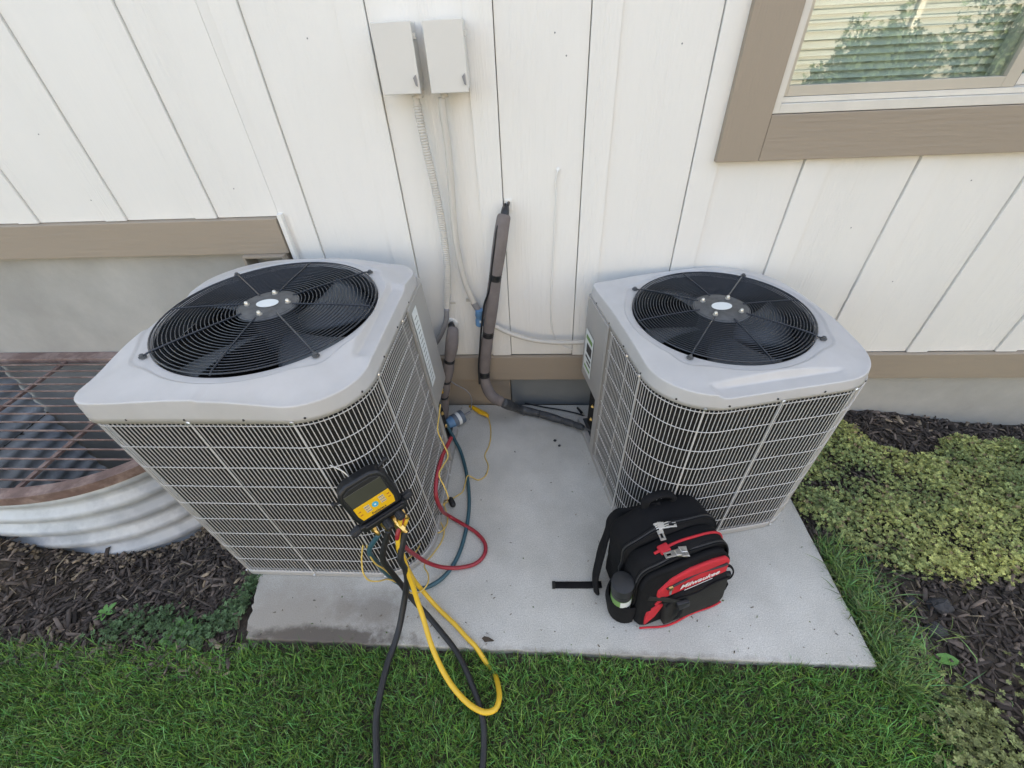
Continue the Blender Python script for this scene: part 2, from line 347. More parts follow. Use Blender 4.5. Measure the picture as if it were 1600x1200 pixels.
# ------------------------------------------------------------------ GROUND
def gz(x, y):
    x = np.asarray(x, float); y = np.asarray(y, float)
    z = np.full(np.broadcast(x, y).shape, -.035)
    left = sst(-1.10, -1.3, x)*sst(-1.32, -1.15, y)
    z = z-left*.05
    z = z-.07*np.exp(-((x+1.72)**2/.05+(y+.78)**2/.03))
    z = z+.22*np.exp(-((x+2.42)**2/.09+(y+.98)**2/.02))
    z = z-(sst(1.6, 2.8, x))*.12*sst(-1.0, 0, y)-.02*sst(1.1, 1.4, x)
    z = z+.008*np.sin(x*7+1)*np.cos(y*9)
    return z
WC, WA, WB_, WN = -2.25, .85, .93, 2.8      # window well plan
def in_well(x, y): return (np.abs((x-WC)/WA)**WN+np.abs(np.minimum(y-.02, 0)/WB_)**WN) < 1.0
gxs = np.r_[-14, -8, -5, np.linspace(-4, 4.5, 171), 6, 9, 16]; gys = np.r_[-16, -11, -7, -4.5, np.linspace(-3.2, .06, 90)]
GX, GY = np.meshgrid(gxs, gys); GZ = gz(GX, GY); V = np.stack([GX, GY, GZ], -1).reshape(-1, 3); nx = len(gxs)
fv = np.abs((V[:, 0]-WC)/WA)**WN+np.abs(np.minimum(V[:, 1]-.02, 0)/WB_)**WN; ins = fv < 1
Fc = []
for j in range(len(gys)-1):
    for i in range(nx-1):
        q = (j*nx+i, j*nx+i+1, (j+1)*nx+i+1, (j+1)*nx+i)
        if all(ins[k] for k in q): continue
        Fc.append(q)
sc_ = np.where(ins, np.maximum(fv, 1e-6)**(-1/WN), 1.0); V[:, 0] = WC+(V[:, 0]-WC)*sc_; V[:, 1] = np.where(ins, np.minimum(.02+(V[:, 1]-.02)*sc_, .06), V[:, 1])
tag(obj('ground', (V, Fc), M_SOIL, smooth='all'), None, None, kind='structure')
mb = MB(); mb.box(-14, 16, -60, -16, -.05, -.035); tag(obj('far_ground', mb, pmat('far_lawn', (.06, .10, .03), var=.3)), None, None, kind='structure')

# pad
pts = []
random.seed(3)
def edge(x0, y0, x1, y1, n, j):
    for i in range(n):
        t = i/n; pts.append((x0+(x1-x0)*t+random.uniform(-j, j), y0+(y1-y0)*t+random.uniform(-j, j)))
edge(-1.075, -1.245, 1.118, -1.262, 90, .0022); edge(1.118, -1.262, 1.122, -.002, 40, .001); edge(1.122, -.002, -1.16, -.002, 10, .0); edge(-1.16, -.002, -1.145, -1.02, 30, .004); edge(-1.145, -1.02, -1.075, -1.245, 14, .008)
n = len(pts); V = [(x, y, 0) for x, y in pts]+[(x, y, -.11) for x, y in pts]
Fc = [tuple(range(n))]+[(i, i+n, (i+1) % n+n, (i+1) % n) for i in range(n)]
pad = tag(obj('concrete_pad', (V, Fc), M_PAD, bevel=.005), None, None, kind='structure')

# ------------------------------------------------------------------ CONDENSER UNITS
def outline(hx, hy, rad, off=0., n=10):
    """rounded rectangle, radii for front-left, front-right, back-right, back-left"""
    pts = []
    for (sx, sy, r, a0) in ((-1, -1, rad[0], PI), (1, -1, rad[1], 1.5*PI), (1, 1, rad[2], 0), (-1, 1, rad[3], .5*PI)):
        r = max(r+off, .004); cx, cy = sx*(hx+off-r), sy*(hy+off-r)
        for i in range(n+1):
            a = a0+(PI/2)*i/n; pts.append((cx+r*math.cos(a), cy+r*math.sin(a)))
    return np.array(pts)
def resample(P2, step=None, m=None):
    Q = np.vstack([P2, P2[:1]]); d = np.r_[0, np.cumsum(np.hypot(*np.diff(Q, axis=0).T))]; L = d[-1]
    m = m or int(round(L/step)); s = np.linspace(0, L, m, endpoint=False)
    return np.c_[np.interp(s, d, Q[:, 0]), np.interp(s, d, Q[:, 1])], s, L
def unit(label, group, loc, rz, hx, hy, hs, zt, rad, lean, fan, fanR, cap_ov, panel, emboss, nh, sticker, nuts_rot, cap_rad, straps, drops, corner, notch, cs):
    root = thing('air_conditioner', label, 'air conditioner', loc, rz, group)
    Mw = Matrix.Translation(loc) @ Matrix.Rotation(rz, 4, 'Z'); R3 = np.array(Mw.to_3x3()); T3 = np.array(loc)
    def warp(V):
        V = V.copy(); V[:, 0] += lean[0]*V[:, 2]; V[:, 1] += lean[1]*V[:, 2]; return V
    WARP[0] = lambda V: warp(V) @ R3.T + T3
    def is_panel(x, y): return (x*panel[0] > hx-.09) and (y > panel[1]) or (y > hy-.03 and x*panel[0] > hx-.30)
    base = outline(hx, hy, rad, 0)
    def band(P2, o_in, zs0, zs1, mb, mask=None):
        pass
    # base pan
    mb = MB(); po = outline(hx, hy, rad, .004, 14); pi = outline(hx, hy, rad, -.03, 14); m = len(po)
    V = [(x, y, .004) for x, y in po]+[(x, y, .026) for x, y in po]+[(x, y, .030) for x, y in outline(hx, hy, rad, .0, 14)]+[(x, y, .030) for x, y in pi]+[(x, y, .010) for x, y in pi]
    Fc = [(l*m+i, l*m+(i+1) % m, (l+1)*m+(i+1) % m, (l+1)*m+i) for l in range(4) for i in range(m)]+[tuple(4*m+i for i in range(m)), tuple(range(m))[::-1]]
    mb.add(V, Fc); obj('base_pan', mb, M_PANEL, root, smooth=True)
    # coil shell (where not panel)
    rs, s, L = resample(outline(hx, hy, rad, -.012, 10), m=240)
    mb = MB(); V = []; inn = resample(outline(hx, hy, rad, -.045, 10), m=240)[0]
    nz_ = 12
    for j in range(nz_+1):
        z = .03+(hs-.03)*j/nz_; V += [(x, y, z) for x, y in rs]
    Fc = []
    for j in range(nz_):
        for i in range(240):
            a = (i+1) % 240
            if not (is_panel(*rs[i]) and is_panel(*rs[a])): Fc.append((j*240+i, j*240+a, (j+1)*240+a, (j+1)*240+i))
    k0 = len(V); V += [(x*.93, y*.93, .03) for x, y in rs]+[(x*.93, y*.93, hs) for x, y in rs]
    for i in range(240):
        a = (i+1) % 240; Fc.append((k0+i, k0+240+i, k0+240+a, k0+a))
    mb.add(V, Fc); obj('coil', mb, M_COIL, root, smooth='all')
    # vertical guard wires
    ws, sw, L = resample(base, step=.0133)
    mb = MB()
    for i, (x, y) in enumerate(ws):
        if is_panel(x, y): continue
        mb.tube([(x, y, .034), (x, y, hs*.5), (x, y, hs-.004)], .00145, 5, cap=False)
    obj('guard_wires', mb, M_WIRE, root, smooth='all', kind='stuff')
    # hoops
    hp, _, _ = resample(outline(hx, hy, rad, .0010, 16), m=480); keep = [i for i in range(480) if not is_panel(*hp[i])]
    br = next((q for q in range(len(keep)) if keep[q]-keep[q-1] not in (1, -479)), 0); keep = keep[br:]+keep[:br]
    for j in list(range(1, nh))+[0, nh]:
        z = .034+(hs-.040)*j/nh; mb = MB(); mb.tube([(hp[i][0], hp[i][1], z-(.006 if j == nh else 0)+.0006*math.sin(i*.1+j)) for i in keep], .0016, 6); obj('guard_hoop', mb, M_WIRE, root, smooth='all')
    # straps with screws
    for a in np.arange(straps[0], L, straps[1]):
        i = int(a/L*480) % 480; x, y = hp[i]; x2, y2 = hp[(i+1) % 480]
        if is_panel(x, y): continue
        d = np.array([x2-x, y2-y]); d /= np.hypot(*d); nrm = np.array([d[1], -d[0]])
        mb = MB(); q = []
        for z in (.02, hs+.008):
            for o_, w_ in ((.0022, -.0026), (.0022, .0026), (.0042, .0026), (.0042, -.0026)):
                q.append((x+nrm[0]*o_+d[0]*w_, y+nrm[1]*o_+d[1]*w_, z))
        mb.add(q, [(0, 1, 2, 3), (7, 6, 5, 4), (0, 4, 5, 1), (1, 5, 6, 2), (2, 6, 7, 3), (3, 7, 4, 0)]); st = obj('guard_strap', mb, M_WIRE, root)
        for z in (hs+.006, .018):
            mb = MB(); c = np.array([x+nrm[0]*.006, y+nrm[1]*.006, z]); mb.tube([c, c+np.r_[nrm*.004, 0]], [.006, .0045], 8); obj('screw', mb, M_STEEL, st, smooth=True)
    for q_ in range(5):
        i = int(((corner+q_*.0085) % L)/L*480); x, y = hp[i]; mb = MB(); mb.tube([(x*1.003, y*1.003, .03), (x*1.003, y*1.003, hs-.002)], .0022, 6); obj('corner_wire', mb, M_WIRE, root, smooth='all')
    # service panel
    ps, _, _ = resample(outline(hx, hy, rad, .004, 10), m=240); pin, _, _ = resample(outline(hx, hy, rad, -.03, 10), m=240)
    idx = [i for i in range(240) if is_panel(*rs[i])]; br = next((q for q in range(len(idx)) if idx[q]-idx[q-1] not in (1, -239)), 0); idx = idx[br:]+idx[:br]
    def panelpiece(name, z0, z1, off, mat, ids=idx, bev=.002):
        P2, _, _ = resample(outline(hx, hy, rad, off, 10), m=240); V = []; k = len(ids)
        for z in (z0, z1):
            V += [(P2[i][0], P2[i][1], z) for i in ids]
        for z in (z0, z1):
            V += [(pin[i][0], pin[i][1], z) for i in ids]
        F_ = [(q, q+1, k+q+1, k+q) for q in range(k-1)]+[(3*k+q, 3*k+q+1, 2*k+q+1, 2*k+q) for q in range(k-1)]+[(k+q, k+q+1, 3*k+q+1, 3*k+q) for q in range(k-1)]+[(q+1, q, 2*k+q, 2*k+q+1) for q in range(k-1)]
        F_ += [(0, k, 3*k, 2*k), (k-1, 3*k-1, 4*k-1, 2*k-1)]
        mb = MB(); mb.add(V, F_); return obj(name, mb, mat, root, smooth=True, bevel=bev)
    zk = notch
    low_ids = [i for i in idx if rs[i][0]*panel[0] > hx-.06 and rs[i][1] < panel[1]+.05]
    panelpiece('corner_panel', .03, zk-.002, .004, M_PANEL, ids=low_ids)
    up = panelpiece('service_panel', zk, hs+.004, .009, M_PANEL)
    sx_ = panel[0]; mb = MB(); ya_ = panel[1]+.045
    q = [(sx_*(hx-.004), ya_), (sx_*(hx-.15), hy-.03), (sx_*(hx-.16), hy-.05), (sx_*(hx-.03), ya_-.01)]
    V = [(x, y, .03) for x, y in q]+[(x, y, zk+.01) for x, y in q]; mb.add(V, [(0, 1, 5, 4), (1, 2, 6, 5), (2, 3, 7, 6), (3, 0, 4, 7), (4, 5, 6, 7)]); obj('recessed_panel', mb, M_PANEL, root)
    mb = MB(); mb.add([(sx_*(hx-.03), ya_-.01, zk+.002), (sx_*(hx-.004), ya_, zk+.002), (sx_*(hx-.004), hy-.03, zk+.002), (sx_*(hx-.15), hy-.03, zk+.002)], [(0, 1, 2, 3)]); obj('panel_underside', mb, M_PANEL, root)
    for zz_ in (.10, .19):
        mb = MB(); c = np.array([sx_*(hx-.075), (ya_+hy-.03)/2, zz_]); d = np.array([sx_*.78, .62, 0]); mb.tube([c, c+d*.03], [.017, .014], 8); mb.tube([c+d*.03, c+d*.055], [.009, .009], 8); obj('service_valve', mb, M_BRASS, root, smooth=True)
    mb = MB()
    ids_edge = idx[0] if panel[0] > 0 else idx[-1]
    ex, ey = ps[ids_edge]; mb.box(ex-.003, ex+.005*panel[0]+.003, ey-.008, ey+.004, .03, hs+.002); obj('edge_channel', mb, M_PANEL, root, bevel=.001)
    # stickers on the panel side
    for (ya, yb, za, zb, mat, kids) in sticker:
        xs = panel[0]*(hx+.0118); mb = MB(); mb.box(min(xs, xs+panel[0]*.0008), max(xs, xs+panel[0]*.0008), ya, yb, za, zb); stk = obj('sticker', mb, mat, root)
        for (u0, u1, v0, v1, m2) in kids:
            mb = MB(); xs2 = xs+panel[0]*.0009; mb.box(min(xs2, xs2+panel[0]*.0004), max(xs2, xs2+panel[0]*.0004), ya+(yb-ya)*u0, ya+(yb-ya)*u1, za+(zb-za)*v0, za+(zb-za)*v1); obj('sticker_print', mb, m2, stk)
    # ---- cap
    M_ = 256; fx, fy = fan; oc = outline(hx, hy, cap_rad, cap_ov, 24)
    oc[:, 0] *= np.where(oc[:, 0] < 0, cs[0], cs[1]); oc[:, 1] *= np.where(oc[:, 1] > 0, cs[2], 1.)
    th = np.linspace(0, 2*PI, M_, endpoint=False); D = np.zeros(M_)
    oc2, _, _ = resample(oc, m=4000); an = np.arctan2(oc2[:, 1]-fy, oc2[:, 0]-fx) % (2*PI); rr = np.hypot(oc2[:, 0]-fx, oc2[:, 1]-fy)
    o_ = np.argsort(an); D = np.interp(th, an[o_], rr[o_], period=2*PI)
    R0 = fanR+.004; hcap = zt-hs
    cdrop = np.where(np.cos(th) < 0, drops[0], drops[1])*sst(.05, .17, D-fanR)
    rings = []
    ts = np.r_[0, .004, .008, .012, np.linspace(.02, 1, 44)]
    Dm = D-.010
    for j, tt in enumerate(ts):
        r = R0+tt*(Dm-R0); x = fx+r*np.cos(th); y = fy+r*np.sin(th)
        z = zt-cdrop*sst(0, 1, (r-R0-.015)/np.maximum(Dm-R0-.015, .02))
        # shallow round recess with tabs at the diagonals
        tabs = .022*np.clip(np.cos(4*(th-PI/4)), 0, 1)**6
        z = z-.0055*(1-sst(0, .009, r-(fanR+.026+tabs)))
        # embossed pocket along one side
        if emboss == 'x+': dd, ot = (hx+cap_ov)-x, y
        else: dd, ot = y+(hy+cap_ov), x
        z = np.minimum(z, zt-.027*(1-sst(.050, .070, dd))*(1-sst(.19, .25, np.abs(ot)))-(.0 if j > 3 else 0))
        rings.append(np.c_[x, y, z])
    zE = rings[-1][:, 2]
    for (dr, dz) in ((.0016, -.0005), (.0030, -.0016), (.0040, -.0034), (.0044, -.0056)):
        r = Dm+dr; rings.append(np.c_[fx+r*np.cos(th), fy+r*np.sin(th), zE+dz])
    for f_, ri in ((.35, .0065), (.7, .0085), (1., .0100)):
        r = Dm+ri; zz = (zE-.0056)*(1-f_)+(hs+.002)*f_; rings.append(np.c_[fx+r*np.cos(th), fy+r*np.sin(th), zz])
    r = Dm+.004; rings.append(np.c_[fx+r*np.cos(th), fy+r*np.sin(th), np.full(M_, hs+.002)]); rings.append(np.c_[fx+(r-.03)*np.cos(th), fy+(r-.03)*np.sin(th), np.full(M_, hs+.012)])
    pre = [np.c_[fx+rr_*np.cos(th), fy+rr_*np.sin(th), np.full(M_, zz)] for rr_, zz in ((fanR-.004, zt-.11), (fanR-.002, zt-.03), (fanR+.001, zt-.008))]
    rings = pre+rings; V = np.concatenate(rings); Fc = [(j*M_+i, j*M_+(i+1) % M_, (j+1)*M_+(i+1) % M_, (j+1)*M_+i) for j in range(len(rings)-1) for i in range(M_)]
    mb = MB(); mb.add(V, Fc); cap = obj('top_cap', mb, M_CAP, root, smooth='all')
    # inner shroud (dark)
    mb = MB(); mb.lathe([(fanR-.006, zt-.012), (fanR-.007, zt-.12), (fanR+.03, zt-.16)], (fx, fy, 0), n=64)
    mb.f = [f for f in mb.f if len(f) == 4]; obj('fan_shroud', mb, M_INT, root, smooth='all')
    # cap screws
    oc3, _, _ = resample(outline(hx, hy, cap_rad, cap_ov-.0015, 12), m=18)
    for (x, y) in oc3[::1]:
        d = np.array([x, y])/np.hypot(x, y); mb = MB(); c = np.array([x, y, hs+.016]); mb.tube([c, c+np.r_[d*.003, 0]], [.0036, .0028], 8); obj('screw', mb, M_DARKP, cap, smooth=True)
    # ---- grille
    zg = zt+.004; dome = lambda r: zg+.014*(1-(r/fanR)**2)
    nr = 21; r_in = .094
    mb = MB()
    for k in range(nr+1):
        r = r_in+(fanR-.002-r_in)*k/nr; wr = .0018 if k < nr else .0030
        mb.tube([(fx+r*math.cos(q), fy+r*math.sin(q), dome(r)) for q in np.linspace(0, 2*PI, 72, endpoint=False)], wr, 5, closed=True)
    gr = obj('fan_grille', mb, M_GRILLE, root, smooth='all')
    for k in range(8):
        a = k*PI/4; diag = k % 2 == 1; r1 = fanR+(.020 if diag else .002)
        pts_ = [(fx+r*math.cos(a), fy+r*math.sin(a), dome(min(r, fanR))+.0025-(.005 if r > fanR else 0)) for r in np.linspace(r_in-.01, r1, 14)]
        mb = MB(); mb.tube(pts_, .0029, 6); rod = obj('grille_rod', mb, M_GRILLE, gr, smooth=True)
        if diag:
            c = pts_[-1]; mb = MB(); mb.lathe([(.011, -.003), (.011, .0), (.0065, .001), (.0065, .006), (.003, .008)], c, n=10); obj('eye_bolt', mb, M_HUB, gr, smooth=True)
    mb = MB(); zh = dome(r_in); mb.lathe([(.099, zh-.006), (.099, zh-.001), (.096, zh+.001), (.05, zh+.004), (.0, zh+.005)], (fx, fy, 0), n=40); hub = obj('motor_plate', mb, M_HUB, root, smooth=True)
    mb = MB(); mb.lathe([(1, zh+.0056), (1, zh+.0066), (0, zh+.0072)], (0, 0, 0), n=32); V = mb.v[0]; V[:, 0] = V[:, 0]*.037+fx; V[:, 1] = V[:, 1]*.026+fy; mb.v[0] = V; obj('badge', mb, M_LABEL, hub, smooth=True)
    for k in range(4):
        a = nuts_rot+k*PI/2; c = (fx+.068*math.cos(a), fy+.068*math.sin(a), zh+.003); mb = MB(); mb.lathe([(.009, 0), (.009, .003), (.0068, .004), (.0065, .010), (.004, .0135), (0, .0145)], c, n=10); obj('acorn_nut', mb, M_STEEL, hub, smooth=True)
    # ---- fan
    zf = zt-.085; mb = MB(); mb.lathe([(.0, zf-.05), (.065, zf-.05), (.065, zt-.02), (.075, zt-.01), (.0, zt-.008)], (fx, fy, 0), n=24); fn = obj('fan_motor', mb, M_INT, root, smooth=True)
    for b in range(4):
        a0 = b*PI/2+.55+nuts_rot; mb = MB(); V = []; na, nrr = 8, 8
        for i in range(na+1):
            for j in range(nrr+1):
                rr_ = .055+(fanR*.94-.055)*j/nrr; sweep = .25*(j/nrr)**1.5; half = .42-.05*j/nrr; a = a0+sweep+half*(2*i/na-1)
                V.append((fx+rr_*math.cos(a), fy+rr_*math.sin(a), zf+(i/na-.5)*.075*(.5+.5*j/nrr)+.012*math.sin(PI*i/na)))
        Fc = [(i*(nrr+1)+j, (i+1)*(nrr+1)+j, (i+1)*(nrr+1)+j+1, i*(nrr+1)+j+1) for i in range(na) for j in range(nrr)]
        mb.add(V, Fc); o = obj('fan_blade', mb, M_FAN, root, smooth='all'); sm_ = o.modifiers.new('solid', 'SOLIDIFY'); sm_.thickness = .002
    # compressor and floor inside
    mb = MB(); mb.lathe([(.0, .03), (.09, .03), (.09, .30), (.07, .35), (0, .37)], (.05, .03, 0), n=20); obj('compressor', mb, M_BLACK, root, smooth=True)
    mb = MB(); mb.add([(x, y, .032) for x, y in outline(hx, hy, rad, -.02, 6)], [tuple(range(28))]); obj('base_floor', mb, M_INT, root)
    WARP[0] = None
    return root
DP = M_DARKP
st_left = [(.17, .235, .50, .86, M_LABEL, [(.2, .75, .06+.06*i, .068+.06*i, M_HUB) for i in range(15)])]
unit('larger left air conditioner with grey cap, gauge set hanging on its corner', 'pair of air conditioning units on the pad', (-.818, -.592, 0), 0, .381, .415, .882, .972,
     (.045, .19, .04, .12), (-.055, .0), (-.03, .03), .352, .006, (1, .16), 'x+', 9,
     st_left, .1, (.055, .19, .10, .16), (.04, .29), (.018, .032), .0, .375, (1.045, 1.0, 1.03))
st_right = [(.245, .345, .405, .62, M_LABEL, [(.1, .9, .80, .9, M_GREENP), (.1, .75, .5, .72, DP), (.1, .8, .36, .42, DP), (.1, .6, .25, .3, DP), (.1, .85, .1, .16, M_GREENP)])]
unit('right air conditioner turned slightly from the wall, red and black backpack leaning on it', 'pair of air conditioning units on the pad', (.652, -.425, 0), math.radians(12), .372, .382, .762, .832,
     (.2, .17, .16, .015), (.015, .005), (.006, .032), .310, .004, (-1, .11), 'y-', 8,
     st_right, .75, (.2, .17, .18, .03), (.0, .243), (.012, .026), .80, .355, (1.0, .985, 1.0))
# ------------------------------------------------------------------ WINDOW WELL
well = thing('window_well', 'corrugated galvanised window well with brown barred grate, left of the big unit', 'window well', (WC, -.4, 0))
def plan(off, n=72):
    t = np.linspace(PI, 2*PI, n); cs, sn = np.cos(t), np.sin(t)
    x = WC+WA*np.sign(cs)*np.abs(cs)**(2/WN); y = .02-WB_*np.abs(sn)**(2/WN)
    P2 = np.c_[x, y]; T = np.gradient(P2, axis=0); T /= np.hypot(T[:, 0], T[:, 1])[:, None]
    q = P2+np.c_[T[:, 1], -T[:, 0]]*off; q[:, 1] = np.minimum(q[:, 1], .027); return q
prof = []
z = .342; prof.append((z, .010)); prof.append((.30, .010)); z = .29
while z > -1.05:
    prof += [(z, .0), (z-.012, -.012), (z-.040, -.012), (z-.055, .010), (z-.088, .012)]; z -= .10
mb = MB(); V = []
for z, o in prof: V += [(x, y, z) for x, y in plan(o)]
for z, o in prof: V += [(x, y, z) for x, y in plan(o-.004)]
k = len(prof); Fc = []
for s_ in (0, 1):
    for j in range(k-1):
        for i in range(71):
            a = s_*k*72+j*72+i; q = (a, a+1, a+73, a+72); Fc.append(q if s_ else q[::-1])
Fc += [(i, i+1, k*72+i+1, k*72+i) for i in range(71)]
mb.add(V, Fc); obj('steel_wall', mb, M_ZINC, well, smooth='all')
o1, o2 = plan(.018), plan(-.034); mb = MB(); V = [(x, y, .376) for x, y in o1]+[(x, y, .376) for x, y in o2]+[(x, y, .370) for x, y in o2]+[(x, y, .370) for x, y in plan(.009)]+[(x, y, .334) for x, y in plan(.009)]+[(x, y, .334) for x, y in o1]
Fc = [((l*72+i), (l*72+i+1), ((l+1) % 6*72+i+1), ((l+1) % 6*72+i)) for l in range(6) for i in range(71)]
mb.add(V, Fc); obj('grate_rim', mb, M_RUST, well, smooth=True)
mb = MB(); mb.box(WC-WA+.01, WC+WA-.01, -.036, .026, .345, .376); obj('grate_back_bar', mb, M_RUST, well, bevel=.002)
yb = -.075
while yb > -.90:
    hw = WA*(1-(abs(yb-.02)/WB_)**WN)**(1/WN)-.012
    mb = MB(); mb.box(WC-hw, WC+hw, yb-.0030, yb+.0030, .361, .3685); obj('grate_bar', mb, M_RUST, well, bevel=.001); yb -= .0535
for xb, x2 in ((-2.585, -2.605), (-2.005, -2.06), (-1.56, -1.60)):
    mb = MB(); y1 = .0; y0 = .02-WB_*(1-(abs(x2-WC)/WA)**WN)**(1/WN)+.02
    mb.add([(xb-.010, y1, .346), (xb+.010, y1, .346), (x2+.010, y0, .346), (x2-.010, y0, .346), (xb-.010, y1, .3585), (xb+.010, y1, .3585), (x2+.010, y0, .3585), (x2-.010, y0, .3585)],
           [(0, 1, 2, 3), (7, 6, 5, 4), (0, 4, 5, 1), (1, 5, 6, 2), (2, 6, 7, 3), (3, 7, 4, 0)]); obj('grate_cross_bar', mb, M_RUST, well, bevel=.001)
mb = MB(); V = [(x, y, -.95) for x, y in plan(-.006)]; mb.add(V, [tuple(range(72))]); obj('gravel_bottom', mb, pmat('well_gravel', (.06, .055, .05), rough=.9, var=.5, vscale=40, bump=1, bscale=60, bdist=.01), well)

# ------------------------------------------------------------------ SCATTER: mulch, lawn, ground cover
def fastmesh(name, V, quads, cols, mat, tris=None):
    me = bpy.data.meshes.new(name); nq = len(quads); ntri = 0 if tris is None else len(tris)
    me.vertices.add(len(V)); me.vertices.foreach_set('co', V.astype(np.float32).ravel())
    li = quads.ravel() if ntri == 0 else np.r_[quads.ravel(), tris.ravel()]
    me.loops.add(len(li)); me.loops.foreach_set('vertex_index', li.astype(np.int32)); me.polygons.add(nq+ntri)
    st = np.r_[np.arange(nq)*4, nq*4+np.arange(ntri)*3]; me.polygons.foreach_set('loop_start', st.astype(np.int32))
    me.polygons.foreach_set('loop_total', np.r_[np.full(nq, 4), np.full(ntri, 3)].astype(np.int32))
    me.update(calc_edges=True)
    ca = me.color_attributes.new('col', 'FLOAT_COLOR', 'POINT'); ca.data.foreach_set('color', np.c_[cols, np.ones(len(cols))].astype(np.float32).ravel())
    me.materials.append(mat); o = bpy.data.objects.new(name, me); COL.objects.link(o); return o
def rotm(yaw, pitch, roll):
    cy, sy, cp, sp, cr, sr = np.cos(yaw), np.sin(yaw), np.cos(pitch), np.sin(pitch), np.cos(roll), np.sin(roll)
    Rm = np.empty((len(yaw), 3, 3))
    Rm[:, 0] = np.c_[cy*cp, cy*sp*sr-sy*cr, cy*sp*cr+sy*sr]; Rm[:, 1] = np.c_[sy*cp, sy*sp*sr+cy*cr, sy*sp*cr-cy*sr]; Rm[:, 2] = np.c_[-sp, cp*sr, cp*cr]
    return Rm
def nz2(x, y, s=0.):
    return (np.sin(x*5.1+s)+np.sin(y*6.3+s*2)+np.sin((x+y)*9.7+s*3)*.7+np.sin((x-y)*15.1+s)*.5+np.sin(x*23+y*17+s)*.35)/3.5
def lawn_edge(x): return np.where(x < -1.12, -1.262, -1.249-.0075*(x+1.14))+.004*np.sin(x*9)+.005*np.sin(x*23+1)
def lawn_right(y): return 1.25+.05*np.sin(y*7)+(y+1.25)*.25
def box_scatter(name, pts, dims, colr, label, yaw=None, tilt=.35, lift=.0, zf=gz):
    n = len(pts); L_, Wd, Hh = dims; yaw = RNG.uniform(0, 2*PI, n) if yaw is None else yaw
    Rm = rotm(yaw, RNG.normal(0, tilt, n), RNG.normal(0, tilt*1.6, n))
    c = np.array([(-1, -.6, -1), (1, -1, -1), (.85, 1, -1), (-1, .8, -1), (-.9, -.5, 1), (.95, -.8, 1), (.8, .8, 1), (-.8, .7, 1)])*.5
    V = c[None]*np.stack([L_, Wd, Hh], -1)[:, None]; V = V+RNG.normal(0, .0009, V.shape); V = np.einsum('nij,nkj->nki', Rm, V)
    z = zf(pts[:, 0], pts[:, 1])+lift+np.abs(RNG.normal(0, .007, n))
    V = V+np.c_[pts, z][:, None]
    q = np.array([(0, 3, 2, 1), (4, 5, 6, 7), (0, 1, 5, 4), (1, 2, 6, 5), (2, 3, 7, 6), (3, 0, 4, 7)])
    Q = (q[None]+8*np.arange(n)[:, None, None]).reshape(-1, 4)
    o = fastmesh(name, V.reshape(-1, 3), Q, np.repeat(colr, 8, 0), pmat('bark_chips', (.1, .1, .1), rough=.85, var=.35, vscale=60, bump=.5, bscale=300, stretch=(1, 1, 1), vcol=True))
    return tag(o, label, None, kind='stuff')
def mulch_cols(n):
    c = np.array([.050, .038, .032])*RNG.uniform(.5, 1.9, (n, 1))*np.array([1, 1, 1]); k = RNG.random(n)
    c[k > .72] = np.array([.13, .10, .082])*RNG.uniform(.6, 1.6, ((k > .72).sum(), 1)); c[k > .96] = np.array([.30, .23, .16])*RNG.uniform(.6, 1.3, ((k > .96).sum(), 1)); return c
n = 16000; pl = np.c_[RNG.uniform(-3.6, -1.10, n), RNG.uniform(-1.36, .0, n)]
pl = pl[(~in_well(pl[:, 0]+(WC-pl[:, 0])*.03, (pl[:, 1])*.985+.0)) & ~((pl[:, 0] > -1.16) & (pl[:, 1] > -1.24))]
n = len(pl)
box_scatter('bark_mulch', pl, (RNG.gamma(4, .011, n)+.008, RNG.gamma(4, .0022, n)+.003, RNG.uniform(.002, .006, n)), mulch_cols(n), None)
n = 26000; pr_ = np.c_[RNG.uniform(1.13, 4.2, n), RNG.uniform(-3.0, .0, n)]
pr_ = pr_[(pr_[:, 0] > np.where(pr_[:, 1] < -1.2, lawn_right(pr_[:, 1])-.02, 1.13))]; n = len(pr_)
box_scatter('bark_mulch', pr_, (RNG.gamma(4, .011, n)+.008, RNG.gamma(4, .0022, n)+.003, RNG.uniform(.002, .006, n)), mulch_cols(n), None)
# straw and pale splinters
n = 420; ps_ = np.r_[np.c_[RNG.uniform(-3, -1.15, 260), RNG.uniform(-1.25, -.75, 260)], np.c_[RNG.uniform(1.3, 2.6, 160), RNG.uniform(-1.9, -.9, 160)]]
ps_ = ps_[~in_well(ps_[:, 0], ps_[:, 1]*.97)]; n = len(ps_)
box_scatter('straw_splinters', ps_, (RNG.uniform(.02, .08, n), np.full(n, .0018), np.full(n, .0015)), np.array([.28, .23, .16])*RNG.uniform(.5, 1.2, (n, 1)), None, lift=.012, tilt=.15)
# gravel grains at the foot of the well and along it
n = 500; th_ = RNG.uniform(PI, 2*PI, n); xx = WC+(WA+.02+RNG.gamma(1.5, .02, n))*np.sign(np.cos(th_))*np.abs(np.cos(th_))**.8; yy = .02-(WB_+.02+RNG.gamma(1.5, .02, n))*np.abs(np.sin(th_))**.8
k = (yy < 0) & (xx < -1.2); n = k.sum()
box_scatter('loose_gravel', np.c_[xx, yy][k], (RNG.uniform(.008, .022, n), RNG.uniform(.008, .018, n), RNG.uniform(.006, .012, n)), np.array([.26, .20, .14])*RNG.uniform(.5, 1.3, (n, 1)), None, lift=.008, tilt=.6)

